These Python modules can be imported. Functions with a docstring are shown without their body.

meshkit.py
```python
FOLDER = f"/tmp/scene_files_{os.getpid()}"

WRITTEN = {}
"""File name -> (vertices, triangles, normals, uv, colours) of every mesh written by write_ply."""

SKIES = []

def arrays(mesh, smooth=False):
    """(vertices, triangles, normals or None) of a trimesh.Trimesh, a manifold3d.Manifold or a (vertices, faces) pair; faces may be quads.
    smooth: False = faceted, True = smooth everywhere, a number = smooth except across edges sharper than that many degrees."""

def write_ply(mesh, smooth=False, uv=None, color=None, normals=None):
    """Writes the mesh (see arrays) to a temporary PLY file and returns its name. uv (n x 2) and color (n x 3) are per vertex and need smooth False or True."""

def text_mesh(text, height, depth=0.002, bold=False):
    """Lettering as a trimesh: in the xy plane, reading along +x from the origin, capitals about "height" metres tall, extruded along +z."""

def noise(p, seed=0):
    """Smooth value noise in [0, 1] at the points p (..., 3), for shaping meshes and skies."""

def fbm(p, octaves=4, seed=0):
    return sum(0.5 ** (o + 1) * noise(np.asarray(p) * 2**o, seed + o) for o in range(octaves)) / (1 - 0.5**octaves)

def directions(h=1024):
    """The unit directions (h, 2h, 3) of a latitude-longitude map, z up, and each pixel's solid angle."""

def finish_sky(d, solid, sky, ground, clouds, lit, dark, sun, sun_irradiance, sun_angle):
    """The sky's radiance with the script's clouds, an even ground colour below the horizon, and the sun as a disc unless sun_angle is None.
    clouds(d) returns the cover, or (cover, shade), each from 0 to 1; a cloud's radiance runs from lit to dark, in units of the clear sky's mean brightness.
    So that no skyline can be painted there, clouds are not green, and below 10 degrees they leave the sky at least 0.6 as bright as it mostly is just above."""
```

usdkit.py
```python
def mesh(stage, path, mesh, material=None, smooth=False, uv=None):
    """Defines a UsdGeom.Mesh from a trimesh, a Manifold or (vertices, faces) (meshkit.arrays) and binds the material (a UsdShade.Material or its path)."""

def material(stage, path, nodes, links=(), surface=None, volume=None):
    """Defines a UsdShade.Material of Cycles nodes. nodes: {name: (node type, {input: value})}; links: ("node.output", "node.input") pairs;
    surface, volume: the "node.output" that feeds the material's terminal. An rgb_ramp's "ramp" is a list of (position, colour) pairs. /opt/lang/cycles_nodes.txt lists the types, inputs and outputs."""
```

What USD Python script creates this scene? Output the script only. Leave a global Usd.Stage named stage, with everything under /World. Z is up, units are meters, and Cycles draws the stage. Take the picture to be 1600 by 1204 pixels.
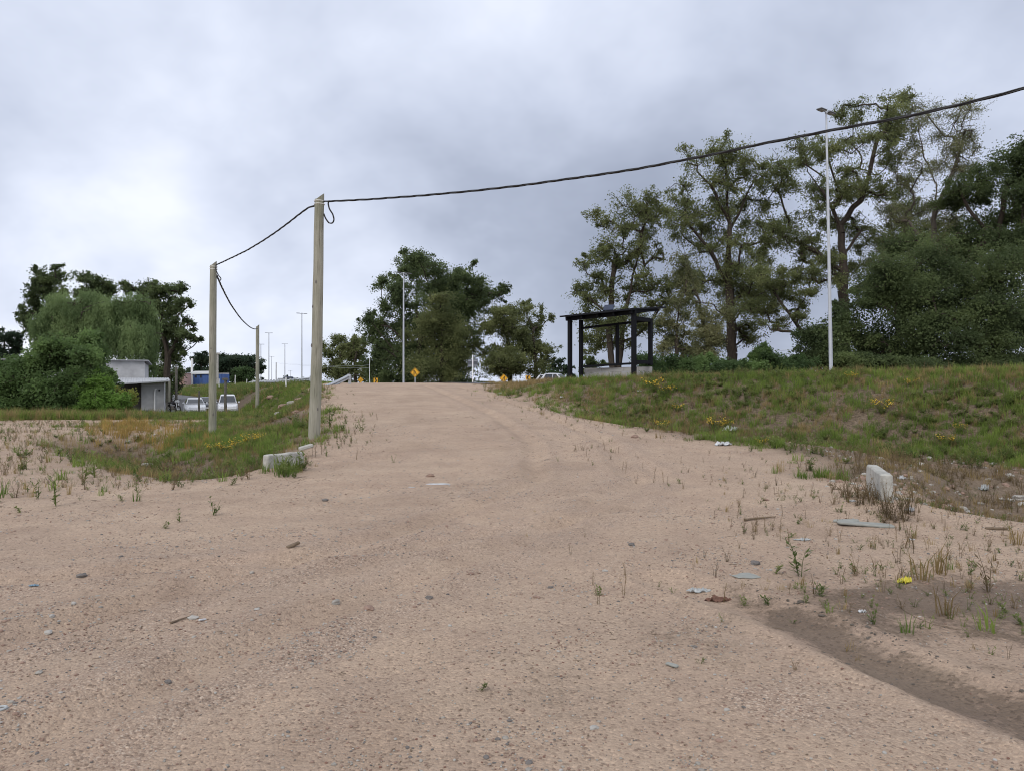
import math, random, sys
import numpy as np, trimesh
sys.path.insert(0, "/opt/lang")
import usdkit, meshkit
from pxr import Usd, UsdGeom, UsdLux, UsdShade, Sdf, Gf, Vt
import manifold3d as m3

stage = Usd.Stage.CreateInMemory()
UsdGeom.SetStageUpAxis(stage, "Z"); UsdGeom.SetStageMetersPerUnit(stage, 1.0)
UsdGeom.Xform.Define(stage, "/World")
LK = "/World/Looks"
UsdGeom.Scope.Define(stage, LK)
EYE, HOR, FPX = 1.65, 606.0, 1200.0

# ------------------------------------------------------------------ camera, sky, sun, exposure
cam = UsdGeom.Camera.Define(stage, "/World/camera")
cam.CreateHorizontalApertureAttr(36.0); cam.CreateFocalLengthAttr(27.0)
cam.CreateExposureAttr(0.12)
cam.AddTranslateOp().Set(Gf.Vec3d(0, 0, EYE)); cam.AddRotateXOp().Set(90.19)

SUN_EL, SUN_AZ = math.radians(42), math.radians(-150)
def sky_material():
    n, L = {}, []
    n["tc"] = ("texture_coordinate", {})
    n["s"] = ("separate_xyz", {}); L.append(("tc.generated", "s.vector"))
    n["den"] = ("math", {"math_type": "add", "value2": 0.60}); L.append(("s.z", "den.value1"))
    n["den2"] = ("math", {"math_type": "maximum", "value2": 0.5}); L.append(("den.value", "den2.value1"))
    n["dx"] = ("math", {"math_type": "divide"}); n["dy"] = ("math", {"math_type": "divide"})
    L += [("s.x", "dx.value1"), ("den2.value", "dx.value2"), ("s.y", "dy.value1"), ("den2.value", "dy.value2")]
    n["c"] = ("combine_xyz", {"z": 0.0}); L += [("dx.value", "c.x"), ("dy.value", "c.y")]
    n["mp"] = ("mapping", {"location": (3.1, 1.4, 0.7), "scale": (1.35, 1.35, 1.0)}); L.append(("c.vector", "mp.vector"))
    n["n1"] = ("noise_texture", {"scale": 0.85, "detail": 5.0, "roughness": 0.5, "distortion": 0.1}); L.append(("mp.vector", "n1.vector"))
    n["n2"] = ("noise_texture", {"scale": 2.6, "detail": 5.0, "roughness": 0.52, "distortion": 0.12}); L.append(("mp.vector", "n2.vector"))
    # broad grey cloud bank low above the right of the road, thinner cloud towards the left horizon
    def blob(k, az, el, power, amount):
        az, el = math.radians(az), math.radians(el)
        d = (math.sin(az) * math.cos(el), math.cos(az) * math.cos(el), math.sin(el))
        n["b" + k] = ("vector_math", {"math_type": "dot_product", "vector2": d}); L.append(("tc.generated", f"b{k}.vector1"))
        n["p" + k] = ("math", {"math_type": "maximum", "value2": 0.0}); L.append((f"b{k}.value", f"p{k}.value1"))
        n["q" + k] = ("math", {"math_type": "power", "value2": power}); L.append((f"p{k}.value", f"q{k}.value1"))
        n["r" + k] = ("math", {"math_type": "multiply", "value2": amount}); L.append((f"q{k}.value", f"r{k}.value1"))
        return f"r{k}.value"
    terms = [blob("1", 9, 8, 22, -0.24), blob("2", -33, 5, 14, 0.12), blob("3", 4, 27, 26, 0.12), blob("4", -30, 16, 60, -0.08), blob("5", 30, 24, 60, -0.06), blob("6", -4, 19, 90, -0.06), blob("7", -24, 9, 60, 0.05)]
    n["a0"] = ("math", {"math_type": "multiply_add", "value2": 1.0, "value3": -0.05}); L.append(("n1.fac", "a0.value1"))
    n["a1"] = ("math", {"math_type": "multiply_add", "value2": 0.52}); L += [("n2.fac", "a1.value1"), ("a0.value", "a1.value3")]
    last = "a1.value"
    for i, t in enumerate(terms):
        n[f"t{i}"] = ("math", {"math_type": "add"}); L += [(last, f"t{i}.value1"), (t, f"t{i}.value2")]; last = f"t{i}.value"
    n["el"] = ("math", {"math_type": "multiply_add", "value2": 0.30}); L += [("s.z", "el.value1"), (last, "el.value3")]
    n["mr"] = ("map_range", {"from_min": 0.42, "from_max": 0.93, "to_min": 0.0, "to_max": 1.0, "clamp": True}); L.append(("el.value", "mr.value"))
    n["ramp"] = ("rgb_ramp", {"ramp": [(0.0, (.31, .35, .455)), (0.3, (.42, .468, .59)), (0.55, (.57, .625, .765)), (0.8, (.73, .785, .925)), (1.0, (.89, .93, 1.02))]})
    L.append(("mr.result", "ramp.fac"))
    n["ten"] = ("mix", {"mix_type": "multiply", "fac": 1.0, "color2": (10.0, 10.0, 10.0)}); L.append(("ramp.color", "ten.color1"))
    n["sky"] = ("sky_texture", {"sky_type": "single_scattering", "sun_disc": False, "sun_elevation": SUN_EL, "sun_rotation": SUN_AZ})
    n["mix"] = ("mix", {"fac": 0.97}); L += [("sky.color", "mix.color1"), ("ten.color", "mix.color2")]
    n["bg"] = ("background_shader", {"strength": 0.1}); L.append(("mix.color", "bg.color"))
    return usdkit.material(stage, f"{LK}/sky_look", n, L, surface="bg.background")
dome = UsdLux.DomeLight.Define(stage, "/World/sky")
UsdShade.MaterialBindingAPI.Apply(dome.GetPrim()).Bind(sky_material())
dome.GetPrim().SetCustomDataByKey("kind", "structure")
sun = UsdLux.DistantLight.Define(stage, "/World/sun")
sun.CreateIntensityAttr(0.4); sun.CreateAngleAttr(40.0); sun.CreateNormalizeAttr(True); sun.CreateColorAttr(Gf.Vec3f(1, .96, .9))
_sd = Gf.Vec3d(math.sin(SUN_AZ) * math.cos(SUN_EL), math.cos(SUN_AZ) * math.cos(SUN_EL), math.sin(SUN_EL))
sun.AddTransformOp().Set(Gf.Matrix4d().SetRotate(Gf.Rotation(Gf.Vec3d(0, 0, 1), _sd)))

# ------------------------------------------------------------------ helpers
def P(px, py, d):
    return np.array([(px - 800.0) / FPX * d, d, EYE + (HOR - py) / FPX * d])
def ss(a, b, x):
    t = np.clip((np.asarray(x, float) - a) / (b - a), 0, 1); return t * t * (3 - 2 * t)
_names = {}
def num(parent, name):
    k = (parent, name); i = _names.get(k, 0); _names[k] = i + 1
    return f"{parent}/{name}" if i == 0 else f"{parent}/{name}_{i:03d}"
def tag(prim, label=None, cat=None, group=None, kind=None):
    for k, v in (("label", label), ("category", cat), ("group", group), ("kind", kind)):
        if v: prim.SetCustomDataByKey(k, v)
    return prim
def thing(name, label, cat, loc=(0, 0, 0), rz=0.0, group=None):
    x = UsdGeom.Xform.Define(stage, num("/World", name))
    x.AddTranslateOp().Set(Gf.Vec3d(*map(float, loc)))
    if rz: x.AddRotateZOp().Set(float(math.degrees(rz)))
    tag(x.GetPrim(), label, cat, group)
    return str(x.GetPath())
def part(parent, name, mesh, mat, smooth=False, label=None):
    m = usdkit.mesh(stage, num(parent, name), mesh, mat, smooth=smooth)
    if label: tag(m.GetPrim(), label)
    return str(m.GetPath())
def single(name, label, cat, mesh, mat, smooth=False, loc=None, rz=0, group=None, kind=None):
    m = usdkit.mesh(stage, num("/World", name), mesh, mat, smooth=smooth)
    if loc is not None: m.AddTranslateOp().Set(Gf.Vec3d(*map(float, loc)))
    if rz: m.AddRotateZOp().Set(float(math.degrees(rz)))
    tag(m.GetPrim(), label, cat, group, kind)
    return m
_class = {}
def copy_of(src, name, label, cat, loc, rz=0, group=None, scale=None):
    x = UsdGeom.Xform.Define(stage, num("/World", name))
    x.AddTranslateOp().Set(Gf.Vec3d(*map(float, loc)))
    if rz: x.AddRotateZOp().Set(float(math.degrees(rz)))
    if scale is not None: x.AddScaleOp().Set(Gf.Vec3f(*([float(scale)] * 3 if np.ndim(scale) == 0 else map(float, scale))))
    x.GetPrim().GetReferences().AddInternalReference(src); x.GetPrim().SetInstanceable(True)
    tag(x.GetPrim(), label, cat, group)
    return str(x.GetPath())
def proto(name):
    stage.CreateClassPrim("/_proto") if not stage.GetPrimAtPath("/_proto") else None
    p = num("/_proto", name)
    UsdGeom.Xform.Define(stage, p)
    return p
def cat(ms):
    vs, fs, o = [], [], 0
    for m in ms:
        v, f = (m[0], m[1]) if isinstance(m, tuple) else (np.asarray(m.vertices), np.asarray(m.faces))
        f = np.asarray(f)
        if f.shape[1] == 4: f = np.vstack([f[:, [0, 1, 2]], f[:, [0, 2, 3]]])
        vs.append(np.asarray(v, float)); fs.append(f + o); o += len(v)
    return np.vstack(vs), np.vstack(fs)
def tr(m, off=(0, 0, 0), rz=0.0, rx=0.0, ry=0.0, s=1.0):
    v, f = (m[0], m[1]) if isinstance(m, tuple) else (np.asarray(m.vertices), np.asarray(m.faces))
    v = np.asarray(v, float) * s
    for a, (i, j) in ((rx, (1, 2)), (ry, (2, 0)), (rz, (0, 1))):
        if a:
            c, sn = math.cos(a), math.sin(a); v = v.copy()
            p, q = v[:, i].copy(), v[:, j].copy(); v[:, i] = c * p - sn * q; v[:, j] = sn * p + c * q
    return v + np.asarray(off, float), f
def box(sx, sy, sz, c=(0, 0, 0), bev=0.0):
    if bev <= 0:
        b = trimesh.creation.box((sx, sy, sz)); return np.array(b.vertices) + c, np.array(b.faces)
    pts = []
    for i in (-1, 1):
        for j in (-1, 1):
            for k in (-1, 1):
                for ax in range(3):
                    p = np.array([i * (sx / 2 - bev), j * (sy / 2 - bev), k * (sz / 2 - bev)])
                    p[ax] += (i, j, k)[ax] * bev; pts.append(p)
    h = trimesh.convex.convex_hull(np.array(pts)); return np.array(h.vertices) + c, np.array(h.faces)
def tube(path, rad, n=8, cap=True):
    p = np.asarray(path, float); r = np.broadcast_to(rad, (len(p),)).astype(float)
    t = np.gradient(p, axis=0); t /= np.linalg.norm(t, axis=1, keepdims=True) + 1e-12
    ref = np.array([0, 0, 1.0]) if abs(t[:, 2]).mean() < .8 else np.array([1.0, 0, 0])
    a = np.cross(t, ref); a /= np.linalg.norm(a, axis=1, keepdims=True) + 1e-12
    b = np.cross(t, a); ang = np.arange(n) * 2 * np.pi / n
    v = (p[:, None] + r[:, None, None] * (np.cos(ang)[None, :, None] * a[:, None] + np.sin(ang)[None, :, None] * b[:, None])).reshape(-1, 3)
    i, j = np.meshgrid(np.arange(len(p) - 1), np.arange(n), indexing="ij")
    q = np.stack([i * n + j, i * n + (j + 1) % n, (i + 1) * n + (j + 1) % n, (i + 1) * n + j], -1).reshape(-1, 4)
    f = np.vstack([q[:, [0, 2, 1]], q[:, [0, 3, 2]]])
    if cap:
        v = np.vstack([v, p[0], p[-1]]); o = len(v) - 2; k = np.arange(n); e = (len(p) - 1) * n
        f = np.vstack([f, np.stack([np.full(n, o), k, (k + 1) % n], 1), np.stack([np.full(n, o + 1), e + (k + 1) % n, e + k], 1)])
    return v, f
def beam(a, b, w, h, up=(0, 0, 1)):
    a, b = np.asarray(a, float), np.asarray(b, float); t = b - a; L = np.linalg.norm(t); t = t / L
    u = np.asarray(up, float)
    if abs(t @ u) > .95: u = np.array([0, 1.0, 0])
    s = np.cross(t, u); s /= np.linalg.norm(s); u = np.cross(s, t)
    v, f = box(w, L, h); return (a + b) / 2 + v[:, :1] * s + v[:, 1:2] * t + v[:, 2:] * u, f
def loft(rings):
    n = len(rings[0]); v = np.vstack(rings)
    i, j = np.meshgrid(np.arange(len(rings) - 1), np.arange(n), indexing="ij")
    q = np.stack([i * n + j, i * n + (j + 1) % n, (i + 1) * n + (j + 1) % n, (i + 1) * n + j], -1).reshape(-1, 4)
    f = np.vstack([q[:, [0, 1, 2]], q[:, [0, 2, 3]]]); k = np.arange(1, n - 1); e = (len(rings) - 1) * n
    return v, np.vstack([f, np.stack([0 * k, k + 1, k], 1), np.stack([0 * k + e, e + k, e + k + 1], 1)])
def cyl(r, h, c=(0, 0, 0), n=16, axis="z"):
    m = trimesh.creation.cylinder(r, h, sections=n); v = np.array(m.vertices)
    if axis == "x": v = v[:, [2, 1, 0]] * [1, 1, -1]
    if axis == "y": v = v[:, [0, 2, 1]] * [1, -1, 1]
    return v + c, np.array(m.faces)
def stone(rx, ry, rz, seed, sub=2, rough=.35):
    m = trimesh.creation.icosphere(sub); v = np.array(m.vertices)
    v *= (1 - rough / 2 + rough * meshkit.noise(v * 1.4 + seed * 7.3, seed))[:, None] * (1 - .06 + .12 * meshkit.noise(v * 4 + seed, seed))[:, None]
    return v * [rx, ry, rz], np.array(m.faces)
def crumple(sx, sy, h, seed, n=16, round_=True):
    g = np.linspace(-1, 1, n); X, Y = np.meshgrid(g, g, indexing="ij")
    if round_:
        R = np.maximum(abs(X), abs(Y)); A = np.arctan2(Y, X); rr = R * (.72 + .45 * meshkit.noise(np.stack([np.cos(A) * 1.7, np.sin(A) * 1.7, 0 * A], -1) + seed * 3.1, seed))
        X, Y = rr * np.cos(A), rr * np.sin(A)
    q = np.stack([X * 2.2, Y * 2.2, 0 * X + seed], -1)
    Z = h * np.clip(abs(meshkit.fbm(q * 1.6, 4, seed) - .5) * 3.2, 0, 1) * (1 - .75 * np.maximum(abs(X), abs(Y)) ** 2) + .004
    v = np.stack([X * sx / 2, Y * sy / 2, np.maximum(Z, .004)], -1).reshape(-1, 3)
    i, j = np.meshgrid(np.arange(n - 1), np.arange(n - 1), indexing="ij"); a = (i * n + j).ravel()
    f = np.stack([a, a + n, a + n + 1, a + 1], 1)
    top = (v, np.vstack([f[:, :3], f[:, [0, 2, 3]]]))
    bot = (v - [0, 0, .004], top[1][:, ::-1])
    return cat([top, bot])

# ------------------------------------------------------------------ materials
def mat(name, nodes, links, surface="p.BSDF"):
    return usdkit.material(stage, f"{LK}/{name}", nodes, links, surface=surface)
def plain(name, c, rough=.6, metal=0.0, var=.18, scale=6.0, bump=0.0, bscale=40.0, spec=.5, stretch=(1, 1, 1), obj=True, c2=None):
    c2 = c2 or tuple(x * (1 - var) for x in c)
    n = {"tc": ("texture_coordinate", {}), "geo": ("geometry", {}), "mp": ("mapping", {"scale": stretch}), "no": ("noise_texture", {"scale": scale, "detail": 5.0, "roughness": .6}),
         "rp": ("rgb_ramp", {"ramp": [(.3, c2), (.68, c)]}), "p": ("principled_bsdf", {"roughness": rough, "metallic": metal, "specular_ior_level": spec})}
    l = [("geo.position", "mp.vector"), ("mp.vector", "no.vector"), ("no.fac", "rp.fac"), ("rp.color", "p.base_color")]
    if bump:
        n["nb"] = ("noise_texture", {"scale": bscale, "detail": 4.0}); n["bu"] = ("bump", {"strength": bump, "distance": .02})
        l += [("mp.vector", "nb.vector"), ("nb.fac", "bu.height"), ("bu.normal", "p.normal")]
    return mat(name, n, l)
def leafy(name, dark, mid, light, rough=.6, trans=.5, scale=.45):
    n = {"geo": ("geometry", {}), "no": ("noise_texture", {"scale": scale, "detail": 3.0}),
         "isl": ("math", {"math_type": "multiply_add", "value2": .42, "value3": -.21}), "ad": ("math", {"math_type": "add"}),
         "rp": ("rgb_ramp", {"ramp": [(.22, dark), (.5, mid), (.82, light)]}),
         "p": ("principled_bsdf", {"roughness": rough, "specular_ior_level": .25}), "t": ("translucent_bsdf", {}), "mx": ("mix_closure", {"fac": trans})}
    l = [("geo.position", "no.vector"), ("geo.random_per_island", "isl.value1"), ("no.fac", "ad.value1"), ("isl.value", "ad.value2"), ("ad.value", "rp.fac"),
         ("rp.color", "p.base_color"), ("rp.color", "t.color"), ("p.BSDF", "mx.closure1"), ("t.BSDF", "mx.closure2")]
    return mat(name, n, l, "mx.closure")
def tufty(name, dark, light, trans=.3):
    n = {"oi": ("object_info", {}), "geo": ("geometry", {}), "no": ("noise_texture", {"scale": .9, "detail": 3.0}), "ad": ("math", {"math_type": "multiply_add", "value2": .5}),
         "m2": ("math", {"math_type": "multiply", "value2": .55}),
         "rp": ("rgb_ramp", {"ramp": [(.15, dark), (.85, light)]}), "p": ("principled_bsdf", {"roughness": .7, "specular_ior_level": .2}), "t": ("translucent_bsdf", {}), "mx": ("mix_closure", {"fac": trans})}
    l = [("geo.position", "no.vector"), ("oi.random", "m2.value1"), ("no.fac", "ad.value1"), ("m2.value", "ad.value3"), ("ad.value", "rp.fac"),
         ("rp.color", "p.base_color"), ("rp.color", "t.color"), ("p.BSDF", "mx.closure1"), ("t.BSDF", "mx.closure2")]
    return mat(name, n, l, "mx.closure")
M = {}
M["bark"] = plain("bark", (.070, .056, .044), .9, var=.5, scale=5, bump=.5, bscale=12, stretch=(3, 3, .6), spec=.2)
M["bark_pale"] = plain("bark_pale", (.14, .12, .10), .9, var=.5, scale=5, bump=.4, bscale=12, stretch=(3, 3, .6), spec=.2)
M["leaf_olive"] = leafy("leaf_olive", (0.110, 0.128, 0.050), (0.221, 0.241, 0.095), (0.391, 0.355, 0.140))
M["leaf_dark"] = leafy("leaf_dark", (0.069, 0.095, 0.039), (0.154, 0.197, 0.074), (0.266, 0.310, 0.113))
M["leaf_green"] = leafy("leaf_green", (0.046, 0.078, 0.028), (0.095, 0.150, 0.054), (0.160, 0.220, 0.085))
M["leaf_bush"] = leafy("leaf_bush", (0.083, 0.132, 0.044), (0.178, 0.266, 0.086), (0.293, 0.379, 0.134))
M["leaf_bright"] = leafy("leaf_bright", (0.112, 0.196, 0.038), (0.210, 0.350, 0.070), (0.322, 0.462, 0.108))
M["leaf_yellow"] = leafy("leaf_yellow", (0.190, 0.210, 0.050), (0.354, 0.354, 0.088), (0.520, 0.473, 0.127))
M["leaf_dry"] = leafy("leaf_dry", (0.141, 0.155, 0.072), (0.260, 0.254, 0.122), (0.389, 0.354, 0.188))
M["leaf_willow"] = leafy("leaf_willow", (0.121, 0.174, 0.068), (0.239, 0.314, 0.129), (0.377, 0.446, 0.193))
M["leaf_pine"] = leafy("leaf_pine", (0.032, 0.054, 0.031), (0.067, 0.095, 0.052), (0.106, 0.131, 0.072))
M["grass"] = tufty("grass_look", (.068, .112, .022), (.205, .27, .058), .45)
M["grass_dry"] = tufty("grass_dry_look", (.15, .105, .045), (.34, .255, .115))
M["grass_gold"] = tufty("grass_gold_look", (.19, .125, .04), (.38, .26, .08))
M["weed"] = tufty("weed_look", (.075, .105, .03), (.18, .21, .065), .45)
M["weed_brown"] = tufty("weed_brown_look", (.10, .075, .042), (.23, .165, .085), .4)
M["flower"] = plain("flower_look", (.55, .36, .03), .6, var=.2, spec=.2)
M["concrete"] = plain("concrete", (.46, .45, .41), .9, var=.42, scale=7, bump=.4, bscale=60, spec=.2)
M["block"] = plain("block_wall", (.36, .35, .335), .9, var=.22, scale=3, bump=.4, bscale=30, spec=.2)
M["plaster"] = plain("plaster", (.46, .46, .47), .92, var=.3, scale=1.4, bump=.3, bscale=14, spec=.2)
M["blackmetal"] = plain("black_metal", (.007, .0075, .010), .7, var=.3, spec=.15)
M["roofmetal"] = plain("roof_metal", (.010, .011, .014), .65, var=.3, spec=.2)
M["galv"] = plain("galvanised", (.52, .54, .56), .45, .6, var=.2, scale=8)
M["galvlamp"] = plain("galvanised_pole", (.50, .52, .55), .5, .35, var=.12, scale=3)
M["zinc"] = plain("zinc_sheet", (.42, .43, .45), .6, .1, var=.2, scale=3)
M["lamphead"] = plain("lamp_head", (.13, .13, .135), .5, .2, var=.2)
M["lens"] = plain("lamp_lens", (.5, .5, .48), .2)
M["cable"] = plain("cable_black", (.010, .010, .012), .55, var=.4)
M["strap"] = plain("strap_metal", (.75, .74, .70), .5, .3)
M["white"] = plain("white_paint", (.78, .78, .77), .55, var=.12)
M["carwhite"] = plain("car_white", (.58, .59, .62), .25, var=.04, spec=.6)
M["cardark"] = plain("car_dark", (.02, .02, .025), .25, var=.1, spec=.6)
M["glass"] = plain("tinted_glass", (.018, .022, .028), .05, var=.1, spec=.8)
M["rubber"] = plain("rubber", (.018, .018, .018), .8, var=.2)
M["rim"] = plain("rim_metal", (.45, .45, .46), .4, .6)
M["chrome"] = plain("headlamp", (.65, .67, .70), .12, .2)
M["plate"] = plain("number_plate", (.7, .7, .68), .5)
M["yellow"] = plain("sign_yellow", (.72, .36, .012), .5, var=.06)
M["black"] = plain("sign_black", (.012, .012, .012), .6)
M["signback"] = plain("sign_back", (.10, .11, .13), .5, .2)
M["blue"] = plain("blue_wall", (.045, .105, .30), .7, var=.4, scale=.7)
M["pink"] = plain("pink_wall", (.42, .28, .25), .85, var=.25, scale=.8)
M["greyroof"] = plain("grey_roof", (.48, .48, .47), .8, var=.3, scale=.6)
M["asphalt"] = plain("asphalt", (.115, .115, .12), .9, var=.2, scale=.5, bump=.3, bscale=60)
M["paint"] = plain("road_paint", (.7, .7, .68), .7, var=.2)
M["plasticwhite"] = plain("white_plastic", (.55, .56, .57), .45, var=.25, scale=25)
M["plasticgrey"] = plain("grey_plastic", (.40, .42, .42), .5, var=.4, scale=30)
M["paleslab"] = plain("pale_slab", (.27, .275, .25), .8, var=.2, scale=14, bump=.2)
M["rag"] = plain("red_brown_rag", (.20, .105, .075), .9, var=.4, scale=20, bump=.5)
M["yellowwrap"] = plain("yellow_wrapper", (.62, .55, .06), .4, var=.3, scale=20)
M["bluewrap"] = plain("blue_plastic", (.16, .26, .34), .5, var=.3, scale=20)
M["wood"] = plain("grey_wood", (.20, .15, .105), .9, var=.45, scale=10, bump=.4, stretch=(1, 4, 4), spec=.2)
M["postwood"] = plain("post_wood", (.14, .13, .11), .9, var=.4, scale=6, spec=.2)
M["stone"] = plain("stone_grey", (.34, .315, .28), .9, var=.4, scale=18, bump=.4, bscale=80, spec=.2)
M["stonered"] = plain("stone_red", (.30, .205, .16), .9, var=.4, scale=18, bump=.4, bscale=80, spec=.2)
M["stonewhite"] = plain("stone_white", (.40, .38, .35), .9, var=.3, scale=18, bump=.3, bscale=80, spec=.2)
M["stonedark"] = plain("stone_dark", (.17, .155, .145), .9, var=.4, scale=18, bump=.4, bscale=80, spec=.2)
M["mud"] = plain("mud_look", (.105, .085, .066), .7, var=.4, scale=20, bump=.5, bscale=60)
M["tarp"] = plain("blue_tarp", (.03, .06, .14), .5, var=.4, scale=8)
M["truckblue"] = plain("truck_blue", (.02, .03, .075), .4, var=.2)
M["solar"] = plain("solar_glass", (.018, .028, .06), .2, var=.3)
M["polewood"] = mat("pole_wood", {"geo": ("geometry", {}), "mp": ("mapping", {"scale": (9, 9, .55)}), "no": ("noise_texture", {"scale": 3.0, "detail": 6.0, "roughness": .65}),
    "n2": ("noise_texture", {"scale": 1.1, "detail": 3.0}), "rp": ("rgb_ramp", {"ramp": [(.30, (.12, .11, .085)), (.42, (.25, .238, .19)), (.6, (.315, .30, .245)), (.78, (.40, .385, .32))]}),
    "r2": ("rgb_ramp", {"ramp": [(.3, (.72, .76, .70)), (.6, (1.0, 1.0, 1.0))]}), "mu": ("mix", {"mix_type": "multiply", "fac": .8}), "bu": ("bump", {"strength": .6, "distance": .015}),
    "p": ("principled_bsdf", {"roughness": .9, "specular_ior_level": .2})},
    [("geo.position", "mp.vector"), ("mp.vector", "no.vector"), ("geo.position", "n2.vector"), ("no.fac", "rp.fac"), ("n2.fac", "r2.fac"), ("rp.color", "mu.color1"), ("r2.color", "mu.color2"), ("mu.color", "p.base_color"), ("no.fac", "bu.height"), ("bu.normal", "p.normal")])

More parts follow.
